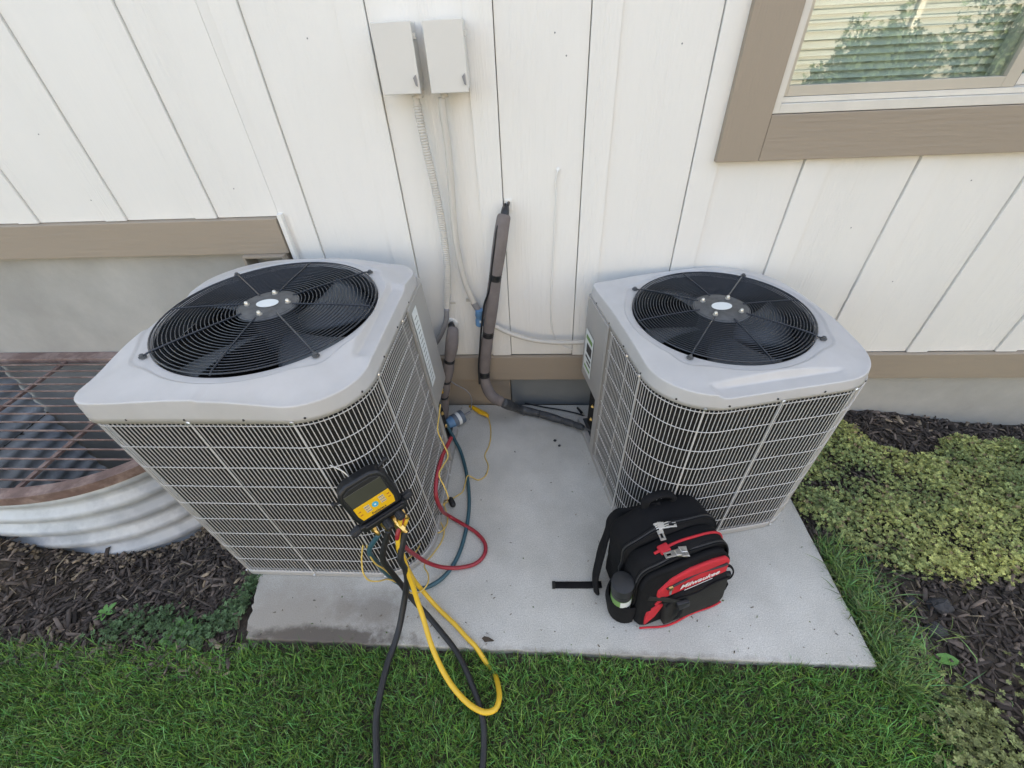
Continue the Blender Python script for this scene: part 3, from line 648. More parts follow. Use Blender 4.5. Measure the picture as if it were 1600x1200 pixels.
def blades(name, pts, h, w, lean, cols, kind=True):
    n = len(pts); yaw = RNG.uniform(0, 2*PI, n); d = np.c_[np.cos(yaw), np.sin(yaw)]; face = yaw+RNG.normal(PI/2, .7, n); wv = np.c_[np.cos(face), np.sin(face)]
    V = np.empty((n, 7, 3)); z0 = gz(pts[:, 0], pts[:, 1])-.003
    for k, (t, ws) in enumerate(((0, .8), (.4, 1.), (.75, .75))):
        b = pts+d*(lean*h*t**1.8)[:, None]; zz = z0+h*t*(1-.35*lean*t)
        V[:, 2*k] = np.c_[b-wv*(w*ws/2)[:, None], zz]; V[:, 2*k+1] = np.c_[b+wv*(w*ws/2)[:, None], zz]
    b = pts+d*(lean*h)[:, None]; V[:, 6] = np.c_[b, z0+h*(1-.35*lean)]
    q = np.array([(0, 1, 3, 2), (2, 3, 5, 4)]); Q = (q[None]+7*np.arange(n)[:, None, None]).reshape(-1, 4); T = np.array([4, 5, 6])[None]+7*np.arange(n)[:, None]
    C = np.repeat(cols, 7, 0)
    m = pmat('grass_blade', (.1, .1, .1), rough=.5, var=.1, vcol=True, spec=.35)
    return tag(fastmesh(name, V.reshape(-1, 3), Q, C, m, T), None, None, kind='stuff')
def gcol(n, base=(.092, .215, .044)):
    c = np.array(base)*RNG.uniform(.35, 1.75, (n, 1))*np.c_[RNG.uniform(.65, 1.5, n), np.ones(n), RNG.uniform(.7, 1.5, n)]
    k = RNG.random(n) > .975; c[k] = np.array([.22, .19, .10])*RNG.uniform(.6, 1.1, (k.sum(), 1)); return c
n = 190000; pg = np.c_[RNG.uniform(-2.7, 1.35, n), RNG.uniform(-2.25, -1.2, n)]
dens = np.clip((lawn_edge(pg[:, 0])+RNG.normal(0, .008, n)-pg[:, 1])/.02, 0, 1)*(pg[:, 0] < lawn_right(pg[:, 1])+RNG.normal(0, .03, n))
dens = dens*np.where((pg[:, 0] < -1.1) & (pg[:, 1] > -1.29), .55, 1)
pg = pg[RNG.random(n) < dens]; n = len(pg)
blades('lawn', pg, RNG.gamma(12, .0032, n)*(1+.25*nz2(pg[:, 0]*3, pg[:, 1]*3)), RNG.uniform(.0015, .0031, n), RNG.uniform(.1, .95, n), gcol(n)*(1+.22*nz2(pg[:, 0], pg[:, 1], 2)[:, None]))
# coarse far lawn out of frame
n = 40000; pg = np.c_[RNG.uniform(-5, 4.5, n), RNG.uniform(-5.0, -2.25, n)]
blades('lawn', pg, RNG.uniform(.04, .07, n), RNG.uniform(.006, .011, n), RNG.uniform(.2, .9, n), gcol(n))
# longer grass along the right pad edge
n = 2600; pe = np.c_[1.128+RNG.gamma(1.6, .045, n), RNG.uniform(-1.34, -.78, n)]; pe = pe[RNG.random(n) < sst(-.72, -1.0, pe[:, 1])]; n = len(pe)
blades('rough_grass', pe, RNG.uniform(.04, .11, n), RNG.uniform(.0022, .0045, n), RNG.uniform(.3, 1.1, n), gcol(n, (.10, .19, .05)))

# leafy ground cover
def rosettes(name, pts, zb, size, cols, leaves=6, tilt=.5):
    n = len(pts); Rm = rotm(RNG.uniform(0, 2*PI, n), RNG.normal(0, tilt, n), RNG.normal(0, tilt, n)); V = []; q = []
    base = []
    for l in range(leaves):
        a = 2*PI*l/leaves; up = .35 if l % 2 else .7
        c, s_ = math.cos(a), math.sin(a)
        base += [(0, 0, 0), (.62*c-.30*s_, .62*s_+.30*c, up*.62), (1.05*c, 1.05*s_, up*.8), (.62*c+.30*s_, .62*s_-.30*c, up*.62)]; q.append((4*l, 4*l+3, 4*l+2, 4*l+1))
    base = np.array(base); V = np.einsum('nij,kj->nki', Rm, base)*size[:, None, None]+np.c_[pts, zb][:, None]
    m_ = 4*leaves; Q = (np.array(q)[None]+m_*np.arange(n)[:, None, None]).reshape(-1, 4)
    C = np.repeat(cols, m_, 0)*np.tile(np.repeat(np.linspace(.8, 1.2, leaves), 4), n)[:, None]
    return tag(fastmesh(name, V.reshape(-1, 3), Q, C, pmat('sedum_leaf', (.1, .1, .1), rough=.6, var=.15, vcol=True, spec=.25)), None, None, kind='stuff')
def gc_mask(x, y):
    f = np.ones_like(x)
    e = .05*nz2(x*1.6, y*1.6, 1.3)
    front = np.interp(x, [1.1, 1.25, 1.4, 1.75, 2.0, 3.2], [-.68, -.86, -.96, -.98, -1.02, -1.1]); back = np.interp(x, [1.1, 1.5, 1.62, 1.8, 2.1, 3.2], [-.05, -.06, -.22, -.30, -.17, -.19])
    f = sst(0, .05, y-front+e)*sst(0, .05, back-y+e)*sst(1.115, 1.145, x)
    f = f*(1-np.exp(-(((x-1.50)/.13)**2+((y+.46)/.05)**2)))*(1-.9*np.exp(-(((x-1.28)/.15)**2+((y+.52)/.035)**2)))
    return f
n = 60000; pc = np.c_[RNG.uniform(1.12, 3.2, n), RNG.uniform(-1.2, -.03, n)]; mk = gc_mask(pc[:, 0], pc[:, 1]); lump = .5+.5*nz2(pc[:, 0]*4.2, pc[:, 1]*4.2, .4)
k = RNG.random(n) < mk*np.clip(.45+lump*.9, 0, 1)*.85; pc = pc[k]; mk = mk[k]; lump = lump[k]; n = len(pc)
hgt = (.03+.065*lump)*np.sqrt(mk)*(1+.5*np.exp(-((pc[:, 0]-1.45)**2+(pc[:, 1]+.2)**2)/.03)); zz = gz(pc[:, 0], pc[:, 1])+hgt*RNG.random(n)**.45+.004
t_ = np.clip(.5+.7*nz2(pc[:, 0]*1.1, pc[:, 1]*1.1, 4)+RNG.normal(0, .22, n), 0, 1)[:, None]
cc = np.array([.22, .29, .12])*(1-t_)+np.array([.47, .49, .17])*t_; kk = RNG.random(n) > .93; cc[kk] = np.array([.36, .27, .16])*RNG.uniform(.6, 1.1, (kk.sum(), 1))
rosettes('ground_cover', pc, zz, RNG.uniform(.0045, .0105, n), cc*RNG.uniform(.65, 1.25, (n, 1)))
n = 1500; ce = np.array([[1.36, -1.42], [1.42, -1.52], [1.33, -1.36], [1.5, -1.62], [1.32, -1.55], [1.26, -1.47], [1.62, -1.35], [1.4, -1.66]]); ix = RNG.integers(0, 8, n); pc = ce[ix]+RNG.normal(0, .05, (n, 2))
rosettes('ground_cover', pc, gz(pc[:, 0], pc[:, 1])+.012+.025*RNG.random(n), RNG.uniform(.006, .013, n), np.array([.22, .25, .10])*RNG.uniform(.5, 1.4, (n, 1)))
n = 900; ce = np.array([[-1.16, -1.10], [-1.20, -1.17], [-1.28, -1.22], [-1.5, -1.18], [-1.62, -1.2], [-1.14, -1.02], [-1.38, -1.2]]); ix = RNG.integers(0, 7, n); pc = ce[ix]+RNG.normal(0, .032, (n, 2))
pc = pc[(pc[:, 0] < -1.13)]; n = len(pc)
rosettes('low_weeds', pc, gz(pc[:, 0], pc[:, 1])+.015+.03*RNG.random(n), RNG.uniform(.006, .013, n), np.array([.075, .135, .06])*RNG.uniform(.6, 1.5, (n, 1)))
# single weeds
def weed(label, x, y, k, L_, colr, rise=.5):
    r = thing('weed', label, 'weed', (x, y, float(gz(x, y))))
    mm = pmat('weed_leaf', colr, rough=.5, var=.2, vscale=40, spec=.3); z0 = float(gz(x, y))+.012
    for i in range(k):
        a = 2*PI*i/k+random.uniform(-.2, .2); l_ = L_*random.uniform(.75, 1.1); w_ = l_*.24; mb = MB(); V = []; c, s_ = math.cos(a), math.sin(a)
        for j, (t, ww) in enumerate(((0, .15), (.3, .8), (.6, 1), (.85, .6), (1, .05))):
            for sg in (-1, 0, 1): V.append((x+c*l_*t-s_*w_*ww*sg, y+s_*l_*t+c*w_*ww*sg, z0+rise*l_*t*(1-.5*t)+abs(sg)*w_*.25*ww))
        Fc = [(j*3+q, j*3+q+1, j*3+q+4, j*3+q+3) for j in range(4) for q in (0, 1)]; mb.add(V, Fc); obj('leaf', mb, mm, r, smooth='all')
    mb = MB(); mb.tube([(x, y, z0-.02), (x, y, z0+.005)], .002, 5); obj('stem', mb, mm, r)
weed('bright green broadleaf weed growing alone in the bark mulch', -1.752, -1.145, 6, .042, (.10, .25, .06))
weed('dandelion like weed at the lawn edge, left of the pad corner', -1.36, -1.235, 9, .07, (.10, .22, .05), .35)
weed('long leafed green weed between grass and bark on the right', 1.33, -1.22, 3, .08, (.15, .30, .10), .3)
# stones
def stone(label, x, y, r, mat, sq=.6, name='stone', cat='stone', z=None):
    mb = MB(); V = []; rs = random.Random(int(abs(x)*1000)); n1, n2 = 6, 9
    for i in range(n1+1):
        for j in range(n2):
            a, b = PI*i/n1, 2*PI*j/n2; q = r*(1+(.0 if i in (0, n1) else rs.uniform(-.18, .18))); V.append((x+q*math.sin(a)*math.cos(b), y+q*math.sin(a)*math.sin(b)*.8, q*math.cos(a)*sq))
    V = np.array(V); V[:, 2] += (float(gz(x, y)) if z is None else z)+r*sq*.6
    Fc = [(i*n2+j, i*n2+(j+1) % n2, (i+1)*n2+(j+1) % n2, (i+1)*n2+j) for i in range(n1) for j in range(n2)]
    mb.add(V, Fc); return tag(rebase(obj(name, mb, mat)), label, cat)
M_ROCK = pmat('dark_rock', (.035, .035, .038), rough=.8, var=.3, vscale=20, bump=.6, bscale=40)
M_ROCK2 = pmat('grey_rock', (.16, .14, .12), rough=.85, var=.3, vscale=20, bump=.6, bscale=40)
stone('large dark stone in bark just below the ground cover', 1.475, -1.045, .042, M_ROCK)
stone('dark stone nearer the grass strip, below the larger stone', 1.405, -1.13, .036, M_ROCK)
stone('small dark stone left of the large dark stone', 1.385, -1.03, .022, M_ROCK)
stone('grey brown stone at the left front corner of the pad', -1.085, -1.268, .022, M_ROCK2)
stone('small round stone beside the pad corner stone', -1.05, -1.255, .013, M_ROCK2)
x, y, _ = U(867, 689, z=0); stone('tiny dark pellet on the pad, the upper of two', x, y, .008, M_ROCK, .9, 'pebble', 'pebble', 0)
x, y, _ = U(874, 697, z=0); stone('tiny dark pellet on the pad, the lower of two', x, y, .007, M_ROCK, .9, 'pebble', 'pebble', 0)
x, y, _ = U(762, 1001, z=0); mb = MB(); mb.add([(x-.022, y+.006, .004), (x-.01, y-.006, .003), (x+.018, y-.004, .008), (x+.024, y, .004), (x+.004, y+.008, .010), (x-.012, y+.012, .007)], [(0, 1, 5), (1, 4, 5), (1, 2, 4), (2, 3, 4)])
o = obj('dry_leaf', mb, M_SOIL); tag(rebase(o), 'crumpled brown dry leaf on the pad beside the grass', 'leaf'); o.modifiers.new('s', 'SOLIDIFY').thickness = .001

# crumbs of soil, clippings and grit on the slab
n = 900; pd = np.c_[RNG.uniform(-1.1, 1.1, n), RNG.uniform(-1.24, -.02, n)]; kp_ = RNG.random(n) < (.12+.9*sst(-1.0, -1.24, pd[:, 1])+.5*sst(-.7, -1.1, pd[:, 0])*sst(-.9, -1.1, pd[:, 1])); pd = pd[kp_]; n = len(pd)
cd_ = np.array([.13, .11, .085])*RNG.uniform(.4, 2.2, (n, 1)); kg = RNG.random(n) > .7; cd_[kg] = np.array([.10, .15, .05])
box_scatter('slab_crumbs', pd, (RNG.uniform(.002, .010, n), RNG.uniform(.001, .0035, n), RNG.uniform(.001, .0025, n)), cd_, None, lift=.001, tilt=.1, zf=lambda x, y: np.full(np.shape(x), -.004))
# ------------------------------------------------------------------ DISCONNECT BOXES, CONDUITS
def dbox(label, x0, x1, z0, z1, cx):
    r = thing('disconnect_box', label, 'electrical box', ((x0+x1)/2, -.01, z0), 0, 'pair of disconnect boxes on the siding')
    mb = MB(); mb.box(x0+.004, x1-.004, -.080, -.010, z0+.006, z1-.004); obj('box_body', mb, M_BOXW, r, bevel=.002)
    mb = MB(); mb.box(x0, x1, -.091, -.0805, z0, z1); obj('box_cover', mb, M_BOXW, r, bevel=.0025)
    mb = MB(); mb.box(x1-.002, x1+.006, -.078, -.05, z1-.045, z1-.03); obj('hinge_tab', mb, M_BOXW, r, bevel=.001)
    mb = MB(); V = [(x1-.017, -.0915, z0+.044), (x1-.008, -.0915, z0+.052), (x1-.006, -.0915, z0+.020), (x1-.012, -.0915, z0+.024)]; V += [(a, b-.006, c) for a, b, c in V]
    mb.add(V, [(0, 1, 2, 3), (7, 6, 5, 4), (0, 4, 5, 1), (1, 5, 6, 2), (2, 6, 7, 3), (3, 7, 4, 0)]); obj('latch', mb, M_GREYC, r)
    mb = MB(); mb.lathe([(.0, .0), (.016, .0), (.016, -.010), (.0135, -.012), (.0135, -.022), (.0, -.022)], (cx, -.048, z0+.006), n=16); mb2 = obj('hub_connector', mb, M_CREAMC, r, smooth=True)
dbox('left disconnect box, cream metal, with ribbed flexible conduit below', -.514, -.388, 1.503, 1.690, -.405)
dbox('right disconnect box, cream metal, with smooth plastic conduit below', -.353, -.228, 1.501, 1.689, -.318)
YC = -.045
def path(seq, y=None):
    return [U(a[0], a[1], y=y) if len(a) == 2 else (U(a[0], a[1], z=a[2]) if len(a) == 3 else U(a[0], a[1], x=a[3]) if a[2] is None else U(a[0], a[1], y=a[2])) for a in seq]
def cable(name, label, cat, pts, r, mat, n=8, step=.008, parent=None, r2=None, group=None):
    C_ = curve(pts, step); mb = MB(); mb.tube(C_, r, n); o = obj(name, mb, mat, parent, smooth='all')
    if parent is None: rebase(o); tag(o, label, cat, group)
    return o
# ribbed conduit
pp = path([(652, 163), (655, 180), (662, 215), (671, 255), (680, 295), (689, 340), (695, 380), (699, 420), (699, 455), (698, 482)], YC)
C_ = curve(pp, .0022); rad_ = .0145+.0018*np.sin(np.arange(len(C_))*2*PI/4.); rt = thing('flexible_conduit', 'ribbed white flexible conduit running down from the left disconnect box', 'conduit', (pp[-1][0], YC, pp[-1][2]))
mb = MB(); mb.tube(C_, rad_, 10); obj('ribbed_tube', mb, M_CREAMC, rt, smooth='all')
mb = MB(); mb.tube([pp[0], tuple(np.array(pp[0])+np.array([-.002, 0, .024]))], .0128, 12); obj('collar', mb, M_CREAMC, rt, smooth=True)
a = np.array(pp[-1]); mb = MB(); mb.tube([a+(0, 0, .01), a-(0, 0, .012)], .0150, 12); obj('end_collar', mb, M_CREAMC, rt, smooth=True)
mb = MB(); mb.tube(curve(path([(698, 482), (697, 500), (690, 520), (678, 540), (662, 556), (640, 570)], YC-.01), .008), .0125, 10); obj('grey_whip', mb, M_GREYC, rt, smooth='all')
mb = MB(); mb.box(a[0]-.004, a[0]+.038, -.012, -.0095, a[2]+.004, a[2]+.014); obj('strap', mb, M_CREAMC, rt, bevel=.0005)
# smooth conduit
rt = thing('plastic_conduit', 'smooth cream plastic conduit running from the right disconnect box to the right unit', 'conduit', (-.3, YC, .5))
pp = path([(690, 152), (693, 180), (698, 215), (703, 260), (706, 300), (709, 345), (714, 385), (721, 420), (730, 450), (742, 476)], YC)
mb = MB(); mb.tube(curve(pp, .01), .0135, 12); obj('conduit_tube', mb, M_CREAMC, rt, smooth='all')
a = np.array(pp[-1]); b_ = np.array(U(749, 487, y=YC)); d_ = (b_-a)/np.linalg.norm(b_-a); mb = MB(); mb.tube([a-d_*.012, b_+d_*.004], .0145, 12); obj('coupling', mb, M_GREYC, rt, smooth=True)
mb = MB(); mb.box(a[0]-.045, a[0]-.012, -.014, -.0095, a[2]-.002, a[2]+.012); obj('strap', mb, M_CREAMC, rt, bevel=.0005)
a = np.array(U(749, 484, y=YC-.01)); b_ = np.array(U(750, 509, y=YC-.01)); mb = MB(); mb.tube([a, a+(b_-a)*.35, a+(b_-a)*.4, a+(b_-a)*.55, a+(b_-a)*.6, b_-(b_-a)*.08, b_], [.019, .021, .018, .018, .021, .021, .014], 14); bl = obj('blue_fitting', mb, M_BLUE, rt, smooth=True)
mb = MB(); c_ = np.array(U(752, 503, y=YC-.033)); mb.box(c_[0]-.008, c_[0]+.008, c_[1]-.001, c_[1]+.001, c_[2]-.006, c_[2]+.006); obj('fitting_label', mb, M_LABEL, bl)
pp = path([(765, 505), (785, 516), (805, 524), (830, 531), (855, 534.5), (885, 535.5), (920, 534), (950, 530)], YC-.01)
mb = MB(); mb.tube(curve(pp, .01), .0105, 12); obj('conduit_tube', mb, M_CREAMC, rt, smooth='all')
# thin white painted wire
pp = path([(872, 266), (868, 285), (869, 310), (866.5, 350), (864.5, 400), (862, 440), (861, 470), (861, 500), (864, 520), (874, 538), (890, 545), (918, 549)], -.003)
cable('painted_wire', 'thin white painted wire running down the siding between the units', 'wire', pp, .0032, M_SIDE, 6)
x_, y_, z_ = U(872, 266, y=-.002); mb = MB(); mb.lathe([(.0, .0), (.010, .0), (.008, .0015), (.004, .003), (0, .003)], M=Matrix.Translation((x_, .002, z_)) @ Matrix.Rotation(PI/2, 4, 'X'), n=12); tag(rebase(obj('caulk_patch', mb, M_SIDE, smooth=True)), 'small caulk patch on the siding at the top of the white wire', 'caulk')

# ------------------------------------------------------------------ REFRIGERANT LINE SETS
def sleeve(parent, pts, breaks, r0, r1, tape_w=.012, name='foam_sleeve', mat=M_FOAM, tmat=M_TAPE, puff=.10, seed=1):
    C_ = curve(pts, .004); d = np.r_[0, np.cumsum(np.linalg.norm(np.diff(C_, axis=0), axis=1))]; L_ = d[-1]; br = [0]+[b*L_ for b in breaks]+[L_]
    for a, b in zip(br[:-1], br[1:]):
        k = (d >= a-1e-6) & (d <= b+1e-6); q = C_[k]; t = (d[k]-a)/(b-a); r = (r0+(r1-r0)*(d[k]/L_))*(1-.22*(1-np.clip(np.minimum(t, 1-t)*(b-a)/.010, 0, 1)**.5))*(1+puff*(np.sin(PI*t)-.5))
        mb = MB(); mb.tube(q, r, 14); obj(name, mb, mat, parent, smooth='all')
    for b in br[1:-1]:
        k = (d >= b-tape_w) & (d <= b+tape_w); q = C_[k]; r = (r0+(r1-r0)*b/L_)*.97
        if len(q) > 1: mb = MB(); mb.tube(q, r*(1+.03*np.sin(np.arange(len(q))*2.)), 14); obj('tape_band', mb, tmat, parent, smooth='all')
rt = thing('line_set', 'long grey insulated refrigerant pipe from the siding hole down to the right unit', 'refrigerant pipe', (-.2, -.08, 0))
pp = path([(788, 335, -.055, 0), (785, 352, -.07, 0), (779, 395, -.08, 0), (773, 440, -.08, 0), (768, 480, -.08, 0), (763, 520, -.08, 0), (759, 550, -.085, 0), (757, 580, -.09, 0), (760, 603, -.11, 0), (770, 620, -.15, 0), (786, 629, -.185, 0)])
sleeve(rt, pp, (.26, .56, .80), .0285, .0275, .018)
pe_ = pp[-1]
pp2 = [pe_]+path([(815, 640, .030), (845, 647, .028), (875, 656, .03), (900, 664, .035), (912, 669, .045)])
sleeve(rt, pp2, (.28, .55, .78, .9), .0270, .016, .006, 'wrapped_sleeve', M_WRAP, M_WRAP, .14)
mb = MB(); mb.tube(path([(908, 667, .045), (918, 671, .05), (932, 676, .055)]), .0055, 8); obj('copper_stub', mb, M_HUB, rt, smooth='all')
mb = MB(); mb.tube(curve(path([(790, 338, -.05, 0), (793, 322, -.03, 0), (795, 316, .0, 0)]), .006), .006, 8); mb.tube(curve(path([(782, 342, -.05, 0), (786, 326, -.035, 0), (790, 318, .0, 0)]), .006), .005, 8); mb.tube(path([(787, 345, -.06, 0), (789, 332, -.05, 0), (791, 323, -.035, 0)]), [.019, .017, .012], 10); obj('black_wrap', mb, M_TAPE, rt, smooth='all')
# thermostat cable strapped along it
mb = MB(); mb.tube(curve(path([(793, 330, -.05, 0), (779, 350, -.085, 0), (773, 385, -.10, 0), (768, 425, -.10, 0), (764, 455, -.10, 0), (757, 475, -.10, 0), (755, 490, -.10, 0), (752, 515, -.09, 0), (750, 545, -.10, 0), (748, 575, -.10, 0), (749, 600, -.12, 0)]), .008), .0048, 7); obj('control_cable', mb, M_RUBBER, rt, smooth='all')
mb = MB(); mb.box(-.135, -.105, -.004, .003, 1.085, 1.13); tag(rebase(obj('siding_patch', mb, M_SIDE, bevel=.002)), 'patched hole in the siding where the long pipe enters', 'patch')
cable('control_wire', 'thin black wire lying along the foundation into the right unit', 'wire', path([(820, 630, .012), (850, 636, .010), (880, 641, .010), (905, 647, .015), (930, 657, .04)]), .004, M_RUBBER, 6)
mb = MB(); c0, c1 = path([(902, 637, .02), (909, 645, .02)]); mb.tube([c0, c1], [.006, .008], 8); tag(rebase(obj('wire_nut', mb, M_TAPE, smooth=True)), 'small black wire connector on the pad beside the right unit', 'connector')
rt = thing('line_set', 'short taped grey insulated pipe beside the left unit', 'refrigerant pipe', (-.42, -.12, 0))
pp = path([(708, 512, -.07, 0), (707, 525, -.10, 0), (705, 545, -.12, 0), (701, 570, -.125, 0), (698, 590, -.13, 0), (694, 612, -.14, 0), (693, 640, -.15, 0), (692, 668, -.165, 0), (691, 690, -.175, 0)])
sleeve(rt, pp, (.24, .42, .56, .78), .0285, .024, .009, puff=.22)
mb = MB(); q = path([(707, 516, -.08, 0), (705, 508, -.05, 0), (706, 505, .0, 0)]); mb.tube(q, [.02, .016, .012], 10); obj('black_wrap', mb, M_TAPE, rt, smooth='all')
mb = MB(); x_, y_, z_ = U(706, 505, y=.0); mb.lathe([(.0, .0), (.03, .0), (.026, .006), (.012, .010), (0, .010)], M=Matrix.Translation((x_, .002, z_)) @ Matrix.Rotation(PI/2, 4, 'X'), n=14); obj('sealant', mb, M_SIDE, rt, smooth=True)
cable('control_wire', 'thin grey wire looping from the short pipe to the floor', 'wire', path([(700, 592, -.10, 0), (712, 601, -.09, 0), (724, 607, -.08, 0), (733, 615, -.07, 0), (737, 626, -.06, 0), (736, 640, -.07, 0)]), .0035, M_GREYC, 6)
# blue filter drier on the floor
a = np.array(U(703, 661, z=.04)); b_ = np.array(U(723, 650, z=.04)); d_ = (b_-a)/np.linalg.norm(b_-a)
rt = thing('capped_cylinder', 'small blue cylinder with a white label lying by the short pipe', 'cylinder', tuple((a+b_)/2*np.array([1, 1, 0])))
def tb(name, t0, t1, r0, r1, mat, n=16): mb = MB(); mb.tube([a+(b_-a)*t0, a+(b_-a)*t1], [r0, r1], n); return obj(name, mb, mat, rt, smooth=True)
M_BG = pmat('blue_grey_plastic', (.12, .155, .20), rough=.5, var=.15)
tb('blue_cap', -.2, .22, .026, .035, M_BLUE); tb('body', .22, 1.0, .037, .037, M_BG); tb('label_band', .50, .72, .0374, .0374, M_LABEL); tb('neck', 1.0, 1.1, .034, .012, M_BG); tb('stub', 1.15, 1.6, .006, .006, M_GREYC)
# ------------------------------------------------------------------ DIGITAL GAUGE SET
gc_ = np.array(U(576, 772, y=-1.035)); an_ = math.radians(32)
xd = Vector((math.cos(an_), math.sin(an_), 0)); nv = Vector((math.sin(an_), -math.cos(an_), 0)); up_ = (Vector((0, 0, 1))-nv*.22).normalized()
rl = math.radians(11); xr = xd*math.cos(rl)+up_*math.sin(rl); yr = up_*math.cos(rl)-xd*math.sin(rl)
GM = frame(gc_, xr, yr) @ Matrix.Scale(.86, 4)            # local x right, y up, z out of the face
gauge = thing('gauge_manifold', 'black and yellow digital gauge set hanging on the left unit corner', 'gauge', tuple(gc_))
def gobj(name, mb, mat, parent=gauge, **k):
    V, Fc = mb.data(); V = V @ np.array(GM.to_3x3()).T + gc_; m2 = MB(); m2.add(V, Fc); return obj(name, m2, mat, parent, **k)
def prism(poly, z0, z1, mb=None, inset=0):
    mb = mb or MB(); n = len(poly); V = [(x, y, z0) for x, y in poly]+[(x, y, z1) for x, y in poly]
    mb.add(V, [tuple(range(n))[::-1], tuple(range(n, 2*n))]+[(i, (i+1) % n, (i+1) % n+n, i+n) for i in range(n)]); return mb
body = [(-.082, -.088), (.082, -.088), (.090, -.05), (.088, .05), (.074, .080), (.045, .094), (-.045, .094), (-.074, .080), (-.088, .05), (-.090, -.05)]
gobj('body', prism(body, -.030, .022), M_BLACK, bevel=.008, seg=3, smooth=True)
gobj('bezel', prism([(x*.86, y*.86-.004) for x, y in body], .018, .0245), M_RUBBER, bevel=.002)
gobj('lcd_screen', prism([(-.066, -.002), (.066, -.002), (.068, .058), (-.068, .058)], .020, .0262), M_SCREEN, bevel=.0008)
kp = gobj('keypad', prism([(-.062, -.070), (.062, -.070), (.068, -.045), (.067, -.004), (-.067, -.004), (-.068, -.045)], .020, .0266), M_YELP, bevel=.001)
for (x0, x1, y0, y1) in ((-.036, -.016, -.026, -.017), (-.036, -.016, -.037, -.028), (-.036, -.016, -.048, -.039), (.022, .042, -.020, -.012), (.022, .042, -.032, -.023), (.022, .042, -.043, -.035)):
    gobj('button', MB().box(x0, x1, y0, y1, .0266, .0280), M_BUTT, kp, bevel=.0005)
mb = MB(); mb.lathe([(.0115, .0266), (.0115, .0282), (0, .0284)], (.002, -.032, 0), n=18); gobj('power_button', mb, M_CYANP, kp)
mb = MB(); mb.lathe([(.0035, .0284), (.0035, .0288), (0, .0288)], (.002, -.032, 0), n=10); gobj('power_mark', mb, M_PRINT, kp)
for (x0, x1, y0, y1) in ((-.060, -.050, -.030, -.0265), (-.060, -.050, -.046, -.0425), (.052, .062, -.024, -.020), (.052, .062, -.038, -.0345)):
    gobj('key_mark', MB().box(x0, x1, y0, y1, .0266, .0271), pmat('orange_print', (.45, .10, .03)), kp)
for (x0, x1, y0) in ((-.034, -.018, -.0222), (-.034, -.018, -.0332), (-.034, -.018, -.0442), (.024, .040, -.0165), (.024, .040, -.0285), (.024, .040, -.0398)):
    gobj('button_print', MB().box(x0, x1, y0, y0+.0018, .0280, .0283), M_DARKP, kp)
def gtext(name, body_, size, x, y, z, mat, parent, shear=0.): return text_obj(name, body_, size, GM @ Matrix.Translation((x, y, z)), mat, parent, shear)
gtext('lettering', 'Fieldpiece', .0135, .002, -.0625, .0269, M_DARKP, kp)
# hook rods at the shoulders
for sx in (-1, 1):
    for yy in (.035,) if sx < 0 else (.085,):
        mb = MB(); mb.tube([(sx*.080, yy-.01, -.006), (sx*.108, yy, -.006)], .005, 8); mb.tube([(sx*.108, yy, -.006), (sx*.118, yy+.002, -.006)], .010, 10); gobj('clamp_stud', mb, M_RUBBER, smooth=True)
mb = MB(); mb.tube(curve([(-.02, .09, -.02), (-.028, .125, -.028), (-.05, .155, -.048)], .006), .003, 6); gobj('hanging_hook', mb, M_STEEL, smooth='all')
# valve block and knobs
gobj('valve_block', MB().box(-.088, .088, -.122, -.090, -.028, .030), M_BLACK, bevel=.005)
gobj('block_ledge', MB().box(-.070, .080, -.106, -.092, .030, .040), M_BLACK, bevel=.003)
def knob(p0, p1, r):
    p0, p1 = np.array(p0, float), np.array(p1, float); d = (p1-p0); mb = MB(); m = 24
    C_ = [p0, p0+d*.1, p0+d*.9, p1]; mb.tube(C_, [r*.85, r, r, r*.85], 16); k = gobj('knob', mb, M_RUBBER, smooth=True)
    for i in range(8):
        a = 2*PI*i/8; u = np.cross(d, [0, 0, 1.]) if abs(d[2]) < .9*np.linalg.norm(d) else np.cross(d, [0, 1., 0]); u /= np.linalg.norm(u); w = np.cross(d/np.linalg.norm(d), u)
        o_ = r*(math.cos(a)*u+math.sin(a)*w); m2 = MB(); m2.tube([p0+d*.12+o_, p0+d*.88+o_], .0022, 5); gobj('knob_rib', m2, M_BLACK, k)
knob((-.088, -.108, .0), (-.128, -.116, .004), .015); knob((.088, -.100, -.002), (.122, -.095, -.002), .014)
knob((-.004, -.116, .026), (.002, -.138, .062), .015); knob((.045, -.112, .024), (.052, -.130, .058), .015)
fit = [(-.058, 0), (-.020, .010), (.018, .016), (.056, .010)]
ends = []
for i, (x, z) in enumerate(fit):
    mb = MB(); mb.tube([(x, -.118, z), (x, -.132, z+.004)], .009, 6); fo = gobj('brass_fitting', mb, M_BRASS, smooth=True)
    mb = MB(); mb.tube([(x, -.130, z+.004), (x, -.146, z+.008)], .0115, 6); gobj('hex_nut', mb, M_BRASS, fo)
    mb = MB(); mb.tube([(x, -.146, z+.008), (x+.003, -.162, z+.013), (x+.003, -.172, z+.015)], [.0085, .0095, .0075], 12); gobj('swivel', mb, M_BRASS, fo, smooth=True)
    e = GM @ Vector((x+.003, -.170, z+.015)); ends.append(tuple(e))
mb = MB(); mb.tube([(.018, -.158, .026), (.026, -.196, .036)], [.014, .0145], 6); mb.tube([(.026, -.196, .036), (.029, -.212, .040)], [.0115, .0115], 14); gobj('large_nut', mb, M_BRASS, smooth=True); eB = tuple(GM @ Vector((.028, -.208, .039)))

